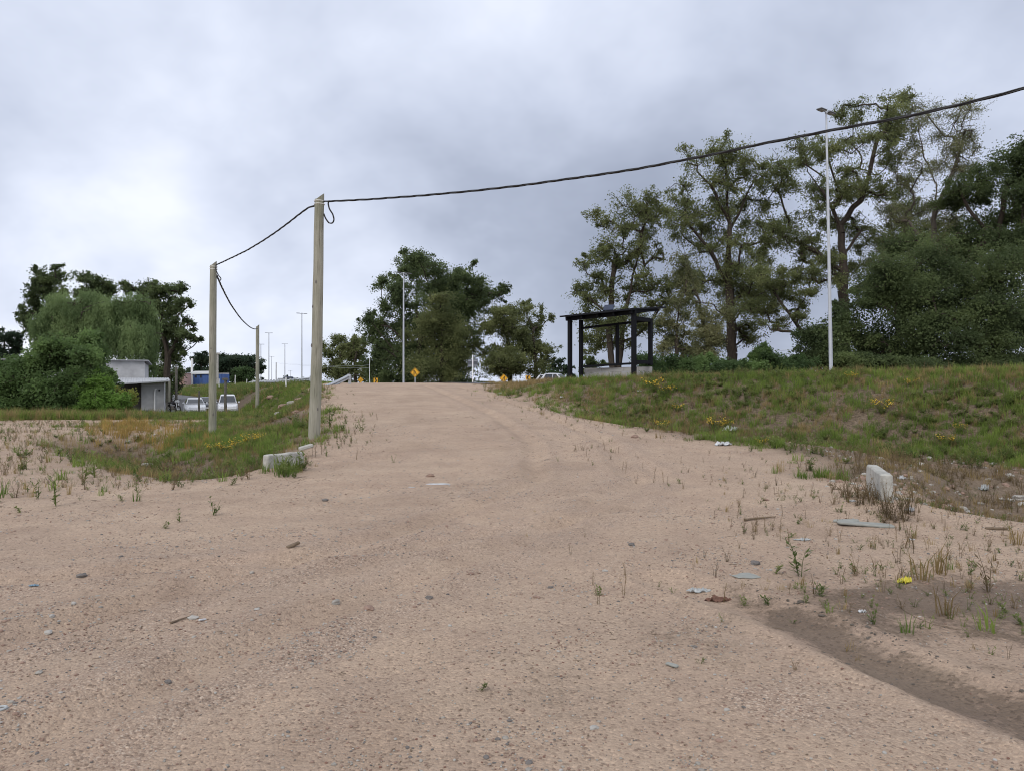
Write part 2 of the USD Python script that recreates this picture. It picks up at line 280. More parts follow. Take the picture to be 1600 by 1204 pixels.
def ground_material():
    n, L = {}, []
    n["geo"] = ("geometry", {}); pos = "geo.position"
    def noise(k, sc, det=4.0, rough=.55, dist=0.0, vec=pos):
        n[k] = ("noise_texture", {"scale": sc, "detail": det, "roughness": rough, "distortion": dist}); L.append((vec, k + ".vector"))
    noise("nA", .28, 5.0, .6, .6); noise("nB", 1.7, 6.0, .65); noise("nC", 14, 5.0, .7); noise("nD", 120, 3.0, .75); noise("nE", .8, 6.0, .7, 1.0)
    n["vo"] = ("voronoi_texture", {"scale": 95.0}); L.append((pos, "vo.vector"))
    n["vs"] = ("separate_color", {}); L.append(("vo.color", "vs.color"))
    n["vo2"] = ("voronoi_texture", {"scale": 62.0}); L.append((pos, "vo2.vector"))
    n["vs2"] = ("separate_color", {}); L.append(("vo2.color", "vs2.color"))
    # sand: two tones
    n["rA"] = ("rgb_ramp", {"ramp": [(.38, (.350, .260, .198)), (.5, (.398, .300, .226)), (.66, (.450, .346, .260))]})
    n["mA"] = ("math", {"math_type": "multiply_add", "value2": .5}); n["mA2"] = ("math", {"math_type": "multiply", "value2": .5})
    L += [("nB.fac", "mA2.value1"), ("nA.fac", "mA.value1"), ("mA2.value", "mA.value3"), ("mA.value", "rA.fac")]
    # gravel patches: pinkish grey
    n["rF"] = ("rgb_ramp", {"ramp": [(.40, (1.04, 1.03, 1.02)), (.52, (1, 1, 1)), (.62, (.90, .885, .875))]}); noise("nF", .55, 5.0, .6, .8); L.append(("nF.fac", "rF.fac"))
    n["rE"] = ("rgb_ramp", {"ramp": [(.50, (0, 0, 0)), (.70, (.8, .8, .8))]}); L.append(("nE.fac", "rE.fac"))
    n["mk"] = ("attribute", {"attribute": "mask"}); n["ms"] = ("separate_color", {}); L.append(("mk.color", "ms.color"))
    n["gmax"] = ("math", {"math_type": "multiply_add", "value2": .85, "use_clamp": True}); L += [("rE.color", "gmax.value1"), ("ms.b", "gmax.value3")]
    n["cG"] = ("rgb_ramp", {"ramp": [(.0, (.24, .178, .138)), (.3, (.335, .25, .192)), (.62, (.39, .292, .224)), (.86, (.43, .33, .255)), (1.0, (.52, .43, .35))]}); L.append(("vs.r", "cG.fac"))
    n["mix1"] = ("mix", {}); L += [("gmax.value", "mix1.fac"), ("rA.color", "mix1.color1"), ("cG.color", "mix1.color2")]
    # grain speckle everywhere
    n["gr"] = ("rgb_ramp", {"ramp": [(0.0, (.45, .43, .42)), (.07, (.62, .60, .59)), (.16, (.90, .89, .88)), (.5, (1.0, 1.0, 1.0)), (.86, (1.06, 1.05, 1.04)), (1.0, (1.35, 1.32, 1.28))]}); L.append(("vs2.g", "gr.fac"))
    n["mix2"] = ("mix", {"mix_type": "multiply", "fac": .68}); L += [("mix1.color", "mix2.color1"), ("gr.color", "mix2.color2")]
    n["gd"] = ("rgb_ramp", {"ramp": [(.28, (.62, .60, .58)), (.46, (.98, .98, .98)), (.62, (1.0, 1.0, 1.0)), (.78, (1.15, 1.14, 1.13))]}); L.append(("nD.fac", "gd.fac"))
    n["mix3"] = ("mix", {"mix_type": "multiply", "fac": .68}); L += [("mix2.color", "mix3.color1"), ("gd.color", "mix3.color2")]
    n["mxF"] = ("mix", {"mix_type": "multiply", "fac": .9}); L += [("mix3.color", "mxF.color1"), ("rF.color", "mxF.color2")]
    n["gc"] = ("rgb_ramp", {"ramp": [(.3, (.82, .80, .79)), (.5, (1, 1, 1)), (.7, (1.06, 1.05, 1.04))]}); L.append(("nC.fac", "gc.fac"))
    n["mix4"] = ("mix", {"mix_type": "multiply", "fac": .8}); L += [("mxF.color", "mix4.color1"), ("gc.color", "mix4.color2")]
    # brown soil under vegetation
    n["rS"] = ("rgb_ramp", {"ramp": [(.3, (.06, .044, .03)), (.5, (.12, .09, .062)), (.72, (.22, .168, .122))]}); L.append(("nC.fac", "rS.fac"))
    n["sm"] = ("math", {"math_type": "multiply_add", "value2": 1.0, "use_clamp": True}); n["sm0"] = ("math", {"math_type": "subtract", "value2": .5}); n["sm1"] = ("math", {"math_type": "multiply", "value2": .7})
    L += [("nB.fac", "sm0.value1"), ("sm0.value", "sm1.value1"), ("ms.r", "sm.value1")]
    n["smr"] = ("math", {"math_type": "multiply"}); L += [("sm1.value", "smr.value1"), ("ms.r", "smr.value2"), ("smr.value", "sm.value3")]
    n["mix5"] = ("mix", {}); L += [("sm.value", "mix5.fac"), ("mix4.color", "mix5.color1"), ("rS.color", "mix5.color2")]
    # damp, dark earth
    n["w0"] = ("math", {"math_type": "multiply_add", "value2": 4.5, "value3": -4.5}); L.append(("nB.fac", "w0.value1"))
    n["w1"] = ("math", {"math_type": "multiply_add", "value2": 4.5}); L += [("nC.fac", "w1.value1"), ("w0.value", "w1.value3")]
    n["w2"] = ("math", {"math_type": "multiply_add", "value2": 1.3, "value3": -.25}); L.append(("ms.g", "w2.value1"))
    n["w3"] = ("math", {"math_type": "multiply_add", "value2": .55}); L += [("w1.value", "w3.value1"), ("w2.value", "w3.value3")]
    n["w4"] = ("math", {"math_type": "multiply", "value2": 1.5, "use_clamp": True}); L.append(("w3.value", "w4.value1"))
    n["w5"] = ("map_range", {"from_min": .02, "from_max": .34, "to_min": 0.0, "to_max": 1.0, "clamp": True}); L.append(("ms.g", "w5.value"))
    n["wm"] = ("math", {"math_type": "multiply", "use_clamp": True}); L += [("w4.value", "wm.value1"), ("w5.result", "wm.value2")]
    n["mix6"] = ("mix", {"mix_type": "multiply", "color2": (.47, .465, .455)}); L += [("wm.value", "mix6.fac"), ("mix5.color", "mix6.color1")]
    n["bh"] = ("math", {"math_type": "multiply_add", "value2": .45}); n["bh2"] = ("math", {"math_type": "multiply_add", "value2": .22})
    n["bv"] = ("math", {"math_type": "multiply", "value2": -.45}); L.append(("vo2.distance", "bv.value1"))
    L += [("nC.fac", "bh2.value1"), ("bv.value", "bh2.value3"), ("nD.fac", "bh.value1"), ("bh2.value", "bh.value3")]
    n["bu"] = ("bump", {"strength": .9, "distance": .02}); L.append(("bh.value", "bu.height"))
    n["ro"] = ("map_range", {"from_min": 0.0, "from_max": 1.0, "to_min": .95, "to_max": .6}); L.append(("ms.g", "ro.value"))
    n["p"] = ("principled_bsdf", {"specular_ior_level": .15}); L += [("mix6.color", "p.base_color"), ("bu.normal", "p.normal"), ("ro.result", "p.roughness")]
    return mat("ground_look", n, L)
M["ground"] = ground_material()

# ------------------------------------------------------------------ terrain shape
EDGE = np.array([(70, -45), (40, -5), (28, 9), (14.9, 22), (4.2, 30.6), (-4, 40), (-11.5, 50), (-17, 60), (-24, 76), (-40, 115), (-75, 210), (-150, 400), (-400, 1000), (-1600, 4000)], float)
_seg = EDGE[1:] - EDGE[:-1]; _len = np.linalg.norm(_seg, axis=1); _cum = np.concatenate([[0], np.cumsum(_len)])
def edge_dist(x, y):
    """signed distance to the top edge of the bank (positive on the low side) and the arc length."""
    x, y = np.asarray(x, float), np.asarray(y, float)
    best = np.full(x.shape, 1e18); sg = np.ones(x.shape); al = np.zeros(x.shape)
    for k in range(len(_seg)):
        t = np.clip(((x - EDGE[k, 0]) * _seg[k, 0] + (y - EDGE[k, 1]) * _seg[k, 1]) / _len[k] ** 2, 0, 1)
        dx, dy = x - EDGE[k, 0] - t * _seg[k, 0], y - EDGE[k, 1] - t * _seg[k, 1]; d2 = dx * dx + dy * dy
        b = d2 < best; best = np.where(b, d2, best); sg = np.where(b, np.sign(_seg[k, 0] * dy - _seg[k, 1] * dx), sg); al = np.where(b, _cum[k] + t * _len[k], al)
    return np.sqrt(best) * sg, al
def edge_at(a):
    return np.array([np.interp(a, _cum, EDGE[:, 0]), np.interp(a, _cum, EDGE[:, 1])])
_Hk = (_cum, np.array([2.4, 2.3, 2.24, 2.17, 2.0, 1.98, 1.93, 1.8, 1.72, 2.0, 2.1, 2.0, 2.0, 2.0]))
from scipy.interpolate import PchipInterpolator
_zr = PchipInterpolator([-60, 0, 9, 14, 20, 26, 32, 38, 45, 52, 60, 4000], [0, 0, 0, .10, .48, .84, 1.2, 1.53, 1.84, 2.04, 2.1, 2.1])
def xl(y): return np.interp(y, [13, 14.2, 17, 20, 32, 45, 60], [-4.6, -4.5, -4.1, -4.2, -7.4, -10.9, -14])
def xr(y): return np.interp(y, [-20, 0, 5, 8.9, 10.4, 11.5, 13, 15, 16.5, 18, 19.5, 22, 26, 32, 45, 60], [30, 14, 9, 6.3, 5.2, 5.3, 6.1, 7.3, 7.4, 6.8, 5.2, 2.9, 1.2, -.4, -2.0, -3])
DITCH = np.array([(-4.3, 15.3), (-7, 17.6), (-10, 21), (-13.2, 25.5)], float)
def poly_dist(x, y, poly):
    best = np.full(np.shape(x), 1e18)
    for a, b in zip(poly[:-1], poly[1:]):
        s = b - a; t = np.clip(((x - a[0]) * s[0] + (y - a[1]) * s[1]) / (s @ s), 0, 1)
        best = np.minimum(best, (x - a[0] - t * s[0]) ** 2 + (y - a[1] - t * s[1]) ** 2)
    return np.sqrt(best)
def fb(x, y, sc, o=4, seed=0):
    return meshkit.fbm(np.stack([np.asarray(x, float) * sc, np.asarray(y, float) * sc, np.zeros(np.shape(x)) + .37], -1), o, seed)
MUD = np.array([(1.35, 6.6), (1.92, 5.65), (2.25, 4.55), (2.75, 3.4), (3.3, 2.2)], float)
TR1 = np.array([(-5.0, 1.0), (-3.2, 5.2), (-1.2, 9.0), (.4, 13), (.5, 18), (-.6, 25), (-2.5, 33), (-5, 44)], float)
TR2 = TR1 + [1.7, .15]
TR3 = np.array([(-9, 6.3), (-4.2, 6.6), (-1.0, 7.9), (1.5, 10.5), (2.6, 14), (2.3, 19), (1.0, 26)], float)
def terrain(x, y, fine=True):
    x, y = np.asarray(x, float), np.asarray(y, float)
    s, a = edge_dist(x, y); r = np.hypot(x, y)
    H = np.interp(a, *_Hk) - .60 * ss(3, 26, -s)
    low = -.12 * ss(38, 52, y) - .52 * ss(52, 62, y) * ss(-14, -20, x) + 2.95 * ss(66, 150, y)
    low = low + (fb(x, y, .16, 3, 5) - .5) * .25 * ss(8, 22, r)
    dd = poly_dist(x, y, DITCH)
    low = low - .62 * np.exp(-(dd / 1.5) ** 2) * ss(-4.0, -5.2, x + 0 * y)
    low = low + 1.0 * np.exp(-(((x + 33) / 3.2) ** 2 + ((y - 80) / 5.0) ** 2))       # sandy heap beyond the parked cars
    right = ss(-6, 6, x - np.interp(y, [10, 60], [0, -8]))
    low = low - .68 * ss(0, 2.3, x - xr(y)) * ss(3, 8.5, y + .25 * x) * (1 - ss(12.5, 19, y)) * right
    w = np.interp(a, _cum, np.array([6, 6, 6, 5.2, 7.0, 6, 4.5, 4.2, 4.6, 8, 12, 12, 12, 12]))
    bump = (fb(x, y, .55, 4, 9) - .5) * .5
    z = low + (H - low) * (1 - ss(0, 1, (s + bump * 1.6) / w))
    z = z + bump * .28 * ss(-1.5, 1.0, s) * (1 - ss(w, w + 2.0, s))
    inside = (1 - ss(0, 1, (xl(y) - x) / (1.0 + .10 * np.clip(y, 0, 30)))) * (1 - ss(0, 1, (x - xr(y)) / (1.1 + .05 * np.clip(y, 0, 40))))
    inside = inside * (1 - ss(46, 60, y)) 
    z = z + (_zr(np.clip(y, -60, 4000)) - z) * inside
    if fine:
        g = (1 - ss(60, 110, r))
        z = z + ((fb(x, y, .9, 4, 21) - .5) * .085 + (fb(x, y, 5.5, 3, 22) - .5) * .014 * (1 - ss(14, 30, r)) + (fb(x, y, 22, 2, 23) - .5) * .005 * (1 - ss(5, 10, r))) * g
        for tp, dep in ((TR1, .055), (TR2, .055), (TR3, .045)):
            q = poly_dist(x, y, tp); z = z - dep * np.exp(-(q / .17) ** 2) + dep * .6 * np.exp(-((q - .32) / .13) ** 2)
        z = z + .20 * np.exp(-(((x - 4.7) / .9) ** 2 + ((y - 10.2) / .9) ** 2))
        q = poly_dist(x, y, MUD); z = z - .05 * np.exp(-(q / .20) ** 2) + (.035 + .05 * (fb(x, y, 9, 3, 43) - .5)) * np.exp(-((q - .34) / .09) ** 2)
    return z
def veg(x, y):
    """how much of the ground is covered with soil and plants (0..1)"""
    s, a = edge_dist(x, y); x, y = np.asarray(x, float), np.asarray(y, float)
    n = fb(x, y, .45, 4, 31) - .5
    w = np.interp(a, _cum, np.array([6, 6, 6, 5.8, 7.4, 6.4, 6, 6, 6, 10, 12, 12, 12, 12]))
    out_r = ss(-.4, 2.4, x - xr(y) + n * 3.6 + 2.6 * ss(11.8, 14, y) * (1 - ss(19, 24, y))); out_l = ss(-.1, 1.8, xl(y) - x + n * 2.8)
    bank = 1 - ss(w - .5, w + 2.0, s + n * 3)
    right = out_r * np.where(y < 60, np.maximum(bank, .8 * ss(.1, 2, x - xr(y) + 2.6 * ss(11.8, 14, y) * (1 - ss(19, 24, y))) * ss(6, 9, y)), 1)
    dd = poly_dist(x, y, DITCH)
    left = out_l * np.clip(np.maximum.reduce([np.exp(-(dd / 1.7) ** 2) * 1.2, ss(-1.2, .6, x - np.interp(y, [14, 20, 27.5, 40, 60], [-5.6, -9.2, -11.6, -15, -21]) + n * 2) * ss(14.0, 16, y), bank * ss(30, 36, y), ss(39, 44, y + n * 10), .30 * ss(-.1, .2, n) * ss(24, 30, y)]), 0, 1)
    far = ss(58, 70, y)
    v = np.clip(np.where(x > xr(y) - 3.2, right, left), 0, 1)
    v = v * (1 - .92 * ss(.5, -.6, np.maximum(xl(y) - x, x - xr(y) + 2.2 * ss(11.8, 14, y) * (1 - ss(19, 24, y))) + n * 1.2) * (1 - far))
    return np.clip(np.maximum(v, far * .9), 0, 1), s

def build_ground():
    th = np.concatenate([np.arange(-180, -48, 6.0), np.arange(-48, 48, .17), np.arange(48, 180, 6.0)]); th = np.radians(th)
    r = [.5]
    while r[-1] < 4200: r.append(r[-1] * (1.0115 if r[-1] < 110 else 1.05))
    r = np.array(r); R, T = np.meshgrid(r, th, indexing="ij")
    X, Y = R * np.sin(T), R * np.cos(T); Z = terrain(X, Y)
    nr, nt = X.shape
    v = np.vstack([np.stack([X, Y, Z], -1).reshape(-1, 3), [[0, 0, float(terrain(np.array([0.0]), np.array([0.0]))[0])]]])
    i, j = np.meshgrid(np.arange(nr - 1), np.arange(nt), indexing="ij"); j2 = (j + 1) % nt
    q = np.stack([i * nt + j, i * nt + j2, (i + 1) * nt + j2, (i + 1) * nt + j], -1).reshape(-1, 4)
    k = np.arange(nt); f = np.vstack([q[:, [0, 2, 1]], q[:, [0, 3, 2]], np.stack([np.full(nt, len(v) - 1), (k + 1) % nt, k], 1)])
    m = usdkit.mesh(stage, "/World/ground", (v, f), M["ground"], smooth=True)
    x, y = v[:, 0], v[:, 1]
    vg, s = veg(x, y)
    wet = 1.0 * np.exp(-((poly_dist(x, y, MUD) + (fb(x, y, 2.2, 4, 44) - .5) * .35) / .25) ** 2) * ss(1.5, 2.1, x) * (.75 + .6 * fb(x, y, 4.0, 4, 42))
    wet = np.maximum(wet, 1.0 * ss(.36, .56, fb(x, y, .9, 4, 41) + .25 * np.exp(-(((x - 3.9) / 1.3) ** 2 + ((y - 5.9) / .8) ** 2)) - .04) * ss(1.6, 2.6, x) * np.exp(-(((x - 3.9) / 2.0) ** 2 + ((y - 5.7) / 1.2) ** 4)))
    wet = np.maximum(wet, .30 * np.exp(-(((x - .25) / .50) ** 2 + ((y - 4.15) / .42) ** 2) ** 2))
    wet = np.maximum(wet, .28 * np.exp(-(((x - 1.3) / .6) ** 2 + ((y - 5.2) / 1.0) ** 2) ** 2))
    grav = np.zeros(len(x))
    for tp in (TR1, TR2, TR3): grav = np.maximum(grav, .75 * np.exp(-((poly_dist(x, y, tp) - .45) / .22) ** 2) * ss(.34, .54, fb(x, y, 1.3, 3, 51)))
    grav = np.maximum(grav, .8 * np.exp(-(((x - 1.35) / .30) ** 2 + ((y - 4.05) / .22) ** 2)))
    mk = np.stack([vg, np.clip(wet, 0, 1), np.clip(grav, 0, 1)], -1)
    UsdGeom.PrimvarsAPI(m).CreatePrimvar("mask", Sdf.ValueTypeNames.Color3fArray, "vertex").Set(Vt.Vec3fArray.FromNumpy(mk.astype(np.float32)))
    tag(m.GetPrim(), kind="structure")
build_ground()
def G(x, y, fine=True):
    return float(terrain(np.array([x], float), np.array([y], float), fine)[0])
def on(px, py, guess=None):
    """the ground point seen at a pixel of the photograph"""
    d = np.concatenate([np.arange(2.5, 40, .02), np.arange(40, 200, .2)])
    x = (px - 800) / FPX * d; z = terrain(x, d); ray = EYE - (py - HOR) / FPX * d
    k = int(np.argmax(z >= ray)) if (z >= ray).any() else len(d) - 1
    return np.array([x[k], d[k], z[k]])

def strip(name, a0, a1, off0, off1, lift, m, step=1.5, tiles=14):
    aa = np.arange(a0, a1, step); rows = []
    for a in aa:
        p, p2 = edge_at(a), edge_at(a + 1.0); t = (p2 - p) / np.linalg.norm(p2 - p); nrm = np.array([t[1], -t[0]])
        rows.append([p + nrm * o for o in np.linspace(off0, off1, tiles)])
    R = np.array(rows); Z = terrain(R[..., 0], R[..., 1], False) + lift
    v = np.concatenate([R, Z[..., None]], -1).reshape(-1, 3)
    i, j = np.meshgrid(np.arange(len(aa) - 1), np.arange(tiles - 1), indexing="ij"); k = (i * tiles + j).ravel()
    f = np.stack([k, k + 1, k + tiles + 1, k + tiles], 1)
    n0 = np.cross(v[f[0][1]] - v[f[0][0]], v[f[0][3]] - v[f[0][0]])
    if n0[2] < 0: f = f[:, ::-1]
    mm = usdkit.mesh(stage, num("/World", name), (v, f), m, smooth=True); tag(mm.GetPrim(), kind="structure")
strip("highway_lane", 30, 420, 5.5, 12.4, .035, M["asphalt"])
strip("highway_lane", 30, 420, 17.5, 25.0, .035, M["asphalt"])
def side_road():
    c = np.array([(-27.5, 50), (-28.0, 58), (-29.5, 66), (-33, 76), (-39, 88), (-47, 100), (-62, 114)], float); hw = [1.2, 2.2, 3.2, 4.0, 5.0, 6.0, 6]
    t = np.linspace(0, 1, 40); tt = np.linspace(0, 1, len(c)); cx, cy, h = np.interp(t, tt, c[:, 0]), np.interp(t, tt, c[:, 1]), np.interp(t, tt, hw)
    R = np.array([[(x + o * w, y) for o in np.linspace(-1, 1, 9)] for x, y, w in zip(cx, cy, h)]); Z = terrain(R[..., 0], R[..., 1], False) + .10
    v = np.concatenate([R, Z[..., None]], -1).reshape(-1, 3); i, j = np.meshgrid(np.arange(39), np.arange(8), indexing="ij"); k = (i * 9 + j).ravel()
    mm = usdkit.mesh(stage, "/World/side_road", (v, np.stack([k, k + 1, k + 10, k + 9], 1)), M["asphalt"], smooth=True); tag(mm.GetPrim(), kind="structure")
side_road()

# ------------------------------------------------------------------ trees and bushes
def tnorm(rng, n, lim=2.5):
    q = rng.normal(size=(n, 3)); r = np.linalg.norm(q, axis=1, keepdims=True); return q * np.minimum(1, lim / np.maximum(r, 1e-9) * rng.uniform(.2, 1, (n, 1)))
def leaf_mesh(pos, l, w, rng, droop=0.0, upright=0.0, tri=False):
    n = len(pos); a = rng.normal(size=(n, 3)); a /= np.linalg.norm(a, axis=1, keepdims=True); a[:, 2] -= droop; a[:, 2] += upright
    a /= np.linalg.norm(a, axis=1, keepdims=True); b = np.cross(a, rng.normal(size=(n, 3))); b /= np.linalg.norm(b, axis=1, keepdims=True) + 1e-9
    sl = (l * rng.uniform(.6, 1.25, n))[:, None] / 2; sw = (w * rng.uniform(.6, 1.25, n))[:, None] / 2
    if tri:
        v = np.stack([pos - a * sl * .7 - b * sw * 1.3, pos - a * sl * .5 + b * sw * 1.3, pos + a * sl], 1).reshape(-1, 3); return v, np.arange(n * 3).reshape(-1, 3)
    v = np.stack([pos - a * sl, pos + b * sw, pos + a * sl, pos - b * sw], 1).reshape(-1, 3); k = np.arange(n) * 4
    return v, np.vstack([np.stack([k, k + 1, k + 2], 1), np.stack([k, k + 2, k + 3], 1)])
def frusta(A, B, ra, rb, n=5):
    t = B - A; t = t / (np.linalg.norm(t, axis=1, keepdims=True) + 1e-9)
    ref = np.where(np.abs(t[:, 2:]) < .9, [[0, 0, 1.0]], [[1.0, 0, 0]]); a = np.cross(t, ref); a /= np.linalg.norm(a, axis=1, keepdims=True) + 1e-9; b = np.cross(t, a)
    ang = np.arange(n) * 2 * np.pi / n; ring = np.cos(ang)[None, :, None] * a[:, None] + np.sin(ang)[None, :, None] * b[:, None]
    v = np.concatenate([A[:, None] + ring * ra[:, None, None], B[:, None] + ring * rb[:, None, None]], 1).reshape(-1, 3)
    o = (np.arange(len(A)) * 2 * n)[:, None]; j = np.arange(n)[None]; j2 = (j + 1) % n
    q = np.stack([o + j, o + j2, o + n + j2, o + n + j], -1).reshape(-1, 4)
    return v, np.vstack([q[:, [0, 2, 1]], q[:, [0, 3, 2]]])
LEAVES = [0]
def make_tree(name, label, ctg, d, trunks, clumps, r0, leaf, n_leaf, lm, bm="bark", seed=1, tips=9, droop=.25, group=None, fill=.45, sig=.30, depth=.75, strands=0.0, ground=None, twig=.012, sat=2):
    rng = np.random.default_rng(seed); S = d / FPX
    cl = np.array([c[:4] for c in clumps], float)
    if sat:
        ex = []
        for c in cl:
            for _ in range(sat):
                a = rng.uniform(0, 2 * np.pi); f = rng.uniform(.45, .9); k = rng.uniform(.85, 1.45); ex.append([c[0] + math.cos(a) * c[2] * k, c[1] + math.sin(a) * c[3] * k, c[2] * f, c[3] * f])
        cl = np.vstack([cl * [1, 1, .95, .95], ex])
    base = P(trunks[0][0][0], trunks[0][0][1], d)
    base[2] = (G(base[0], base[1], False) if ground is None else ground)
    half = max((cl[:, 0].max() - cl[:, 0].min()) / 2 * S, .5)
    pos, par, root = [], [], []
    def add(p, q): pos.append(np.asarray(p, float)); par.append(q); root.append(root[q] if q >= 0 else (max(root) + 1 if root else 0)); return len(pos) - 1
    tid = None
    for ti, tk in enumerate(trunks):
        pts = [P(x, y, d + (0 if ti == 0 else .4 * (-1) ** ti)) for x, y in tk]
        if ti == 0 or tk[0][1] >= trunks[0][0][1] - 4: pts[0][2] = min(base[2], pts[0][2]) - .15 if ti == 0 else base[2] - .15
        prev = -1
        if ti and tk[0][1] < trunks[0][0][1] - 4:
            prev = int(np.argmin([np.linalg.norm(q - pts[0]) for q in pos])); pts[0] = pos[prev]
        for a, b in zip(pts[:-1], pts[1:]):
            m = max(2, int(np.linalg.norm(b - a) / .7))
            for k in range(m + (1 if b is pts[-1] else 0)):
                p = a + (b - a) * k / m + rng.normal(size=3) * .05 * (1 if len(pos) else 0)
                if k == 0 and prev >= 0 and np.linalg.norm(p - pos[prev]) < 1e-6: continue
                prev = add(p, prev)
    C = []
    for px, py, rx, ry in cl:
        dd = rng.uniform(-1, 1) * half * depth * (1 - .35 * abs((px - cl[:, 0].mean()) * S / half)); C.append(P(px, py, d + dd))
    C = np.array(C); ends = []; crown_pts = []; tr_pos = np.array(pos)
    order = np.argsort([np.min(np.linalg.norm(tr_pos - c, axis=1)) for c in C])
    per = max(1, n_leaf // len(C)); area = cl[:, 2] * cl[:, 3]; 
    for ci in order:
        c = C[ci]; rad = np.array([cl[ci, 2] * S, cl[ci, 2] * S * .9, cl[ci, 3] * S]) * 1.08
        A = np.array(pos); dist = np.linalg.norm(A - c, axis=1); hz = np.hypot(A[:, 0] - c[0], A[:, 1] - c[1])
        k = int(np.argmin(dist + 1.3 * np.maximum(0, A[:, 2] - (c[2] - .45 * hz)))); L = dist[k]; prev = k
        ctrl = (A[k] + c) / 2 + rng.normal(size=3) * .10 * L + [0, 0, (.10 if droop < .6 else .22) * L]; m = max(2, int(L / .7)); mine = [k]
        for u in np.linspace(0, 1, m + 1)[1:]:
            p = (1 - u) ** 2 * A[k] + 2 * u * (1 - u) * ctrl + u * u * c + rng.normal(size=3) * .03 * min(L, 2); prev = add(p, prev); mine.append(prev)
        mine = mine[-4:]; tl = []
        for _ in range(max(4, int(tips * (1 if not sat else .7) * (1.0 if strands else 2.2)))):
            v = rng.normal(size=3); v /= np.linalg.norm(v); t = c + v * rad * rng.uniform(.1, 1.0) ** .8 * (1.55 if rng.uniform() < .3 else 1.1)
            mp = np.array([pos[q] for q in mine]); q = mine[int(np.argmin(np.linalg.norm(mp - t, axis=1)))]; a = pos[q]; prev = q
            for u in (.35, .7, 1.0):
                prev = add(a + (t - a) * u + rng.normal(size=3) * .07 * np.linalg.norm(t - a), prev); mine.append(prev)
            ends.append(prev); tl.append(t)
        nl = int(1.45 * n_leaf * area[ci] / area.sum()); tl = np.array(tl)
        nf = int(nl * fill * .6); wts = rng.gamma(1.6, 1, len(tl)); which = rng.choice(len(tl), nl - nf, p=wts / wts.sum()); sg = sig * .62 * (rad.mean()) * rng.uniform(.5, 1.7, len(tl))[which][:, None]
        off = tnorm(rng, nl - nf) * sg * np.array([1, 1, .85]); stem = rng.uniform(.45, 1.0, nl - nf)[:, None]; lp = c + (tl[which] - c) * np.where(rng.uniform(size=(nl - nf, 1)) < .5, 1, stem) + off
        v = rng.normal(size=(nf, 3)); v /= np.linalg.norm(v, axis=1, keepdims=True); lf = c + tnorm(rng, nf, 2.1) * rad * .66
        lp = np.vstack([lp, lf])
        if strands: 
            # leaves hang along strands below the twigs
            wv = rng.normal(size=(260, 3)); wv /= np.linalg.norm(wv, axis=1, keepdims=True); st = c + wv * rad * rng.uniform(.35, 1.05, (260, 1)); st[:, 2] += .3 * rad[2]
            w2 = rng.integers(0, 260, nl); lp = st[w2] + rng.normal(size=(nl, 3)) * [.13, .13, .08]; lp[:, 2] -= rng.uniform(0, 1, nl) ** .8 * strands * rng.uniform(.25, 1.0, 260)[w2]
        crown_pts.append(lp)
    pos = np.array(pos); par = np.array(par); cnt = np.zeros(len(pos)); cnt[ends] = 1
    for k in range(len(pos) - 1, -1, -1):
        if par[k] >= 0: cnt[par[k]] += cnt[k]
    N = max(cnt.max(), 1); rr = twig + (r0 - twig) * (np.maximum(cnt, .3) / N) ** .6
    child = np.where(par >= 0)[0]; A, B = pos[par[child]], pos[child]; rb = rr[child]; ra = np.minimum(rr[par[child]], rb * 1.5)
    rt = np.array(root)[child]; stems = []
    for k in range(max(root) + 1):
        parts = []
        for sel, sd in ((rb > .05, 7), (rb <= .05, 3)):
            q = sel & (rt == k)
            if q.any(): parts.append(frusta(A[q], B[q], ra[q], rb[q], sd))
        if parts: stems.append(cat(parts))
    lp = np.vstack(crown_pts); lp = lp[lp[:, 2] > base[2] + .05]
    LEAVES[0] += len(lp) * (1 if d > 50 else 2) + sum(len(q[1]) for q in stems)
    crown = leaf_mesh(lp, leaf[0], leaf[1], rng, droop, tri=d > 50)
    t = thing(name, label, ctg, base, group=group)
    for wv, wf in stems: part(t, "trunk" if ctg == "tree" else "stem", (wv - base, wf), M[bm], smooth=False)
    part(t, "crown" if ctg == "tree" else "foliage", (crown[0] - base, crown[1]), M[lm])
    return t

T = make_tree
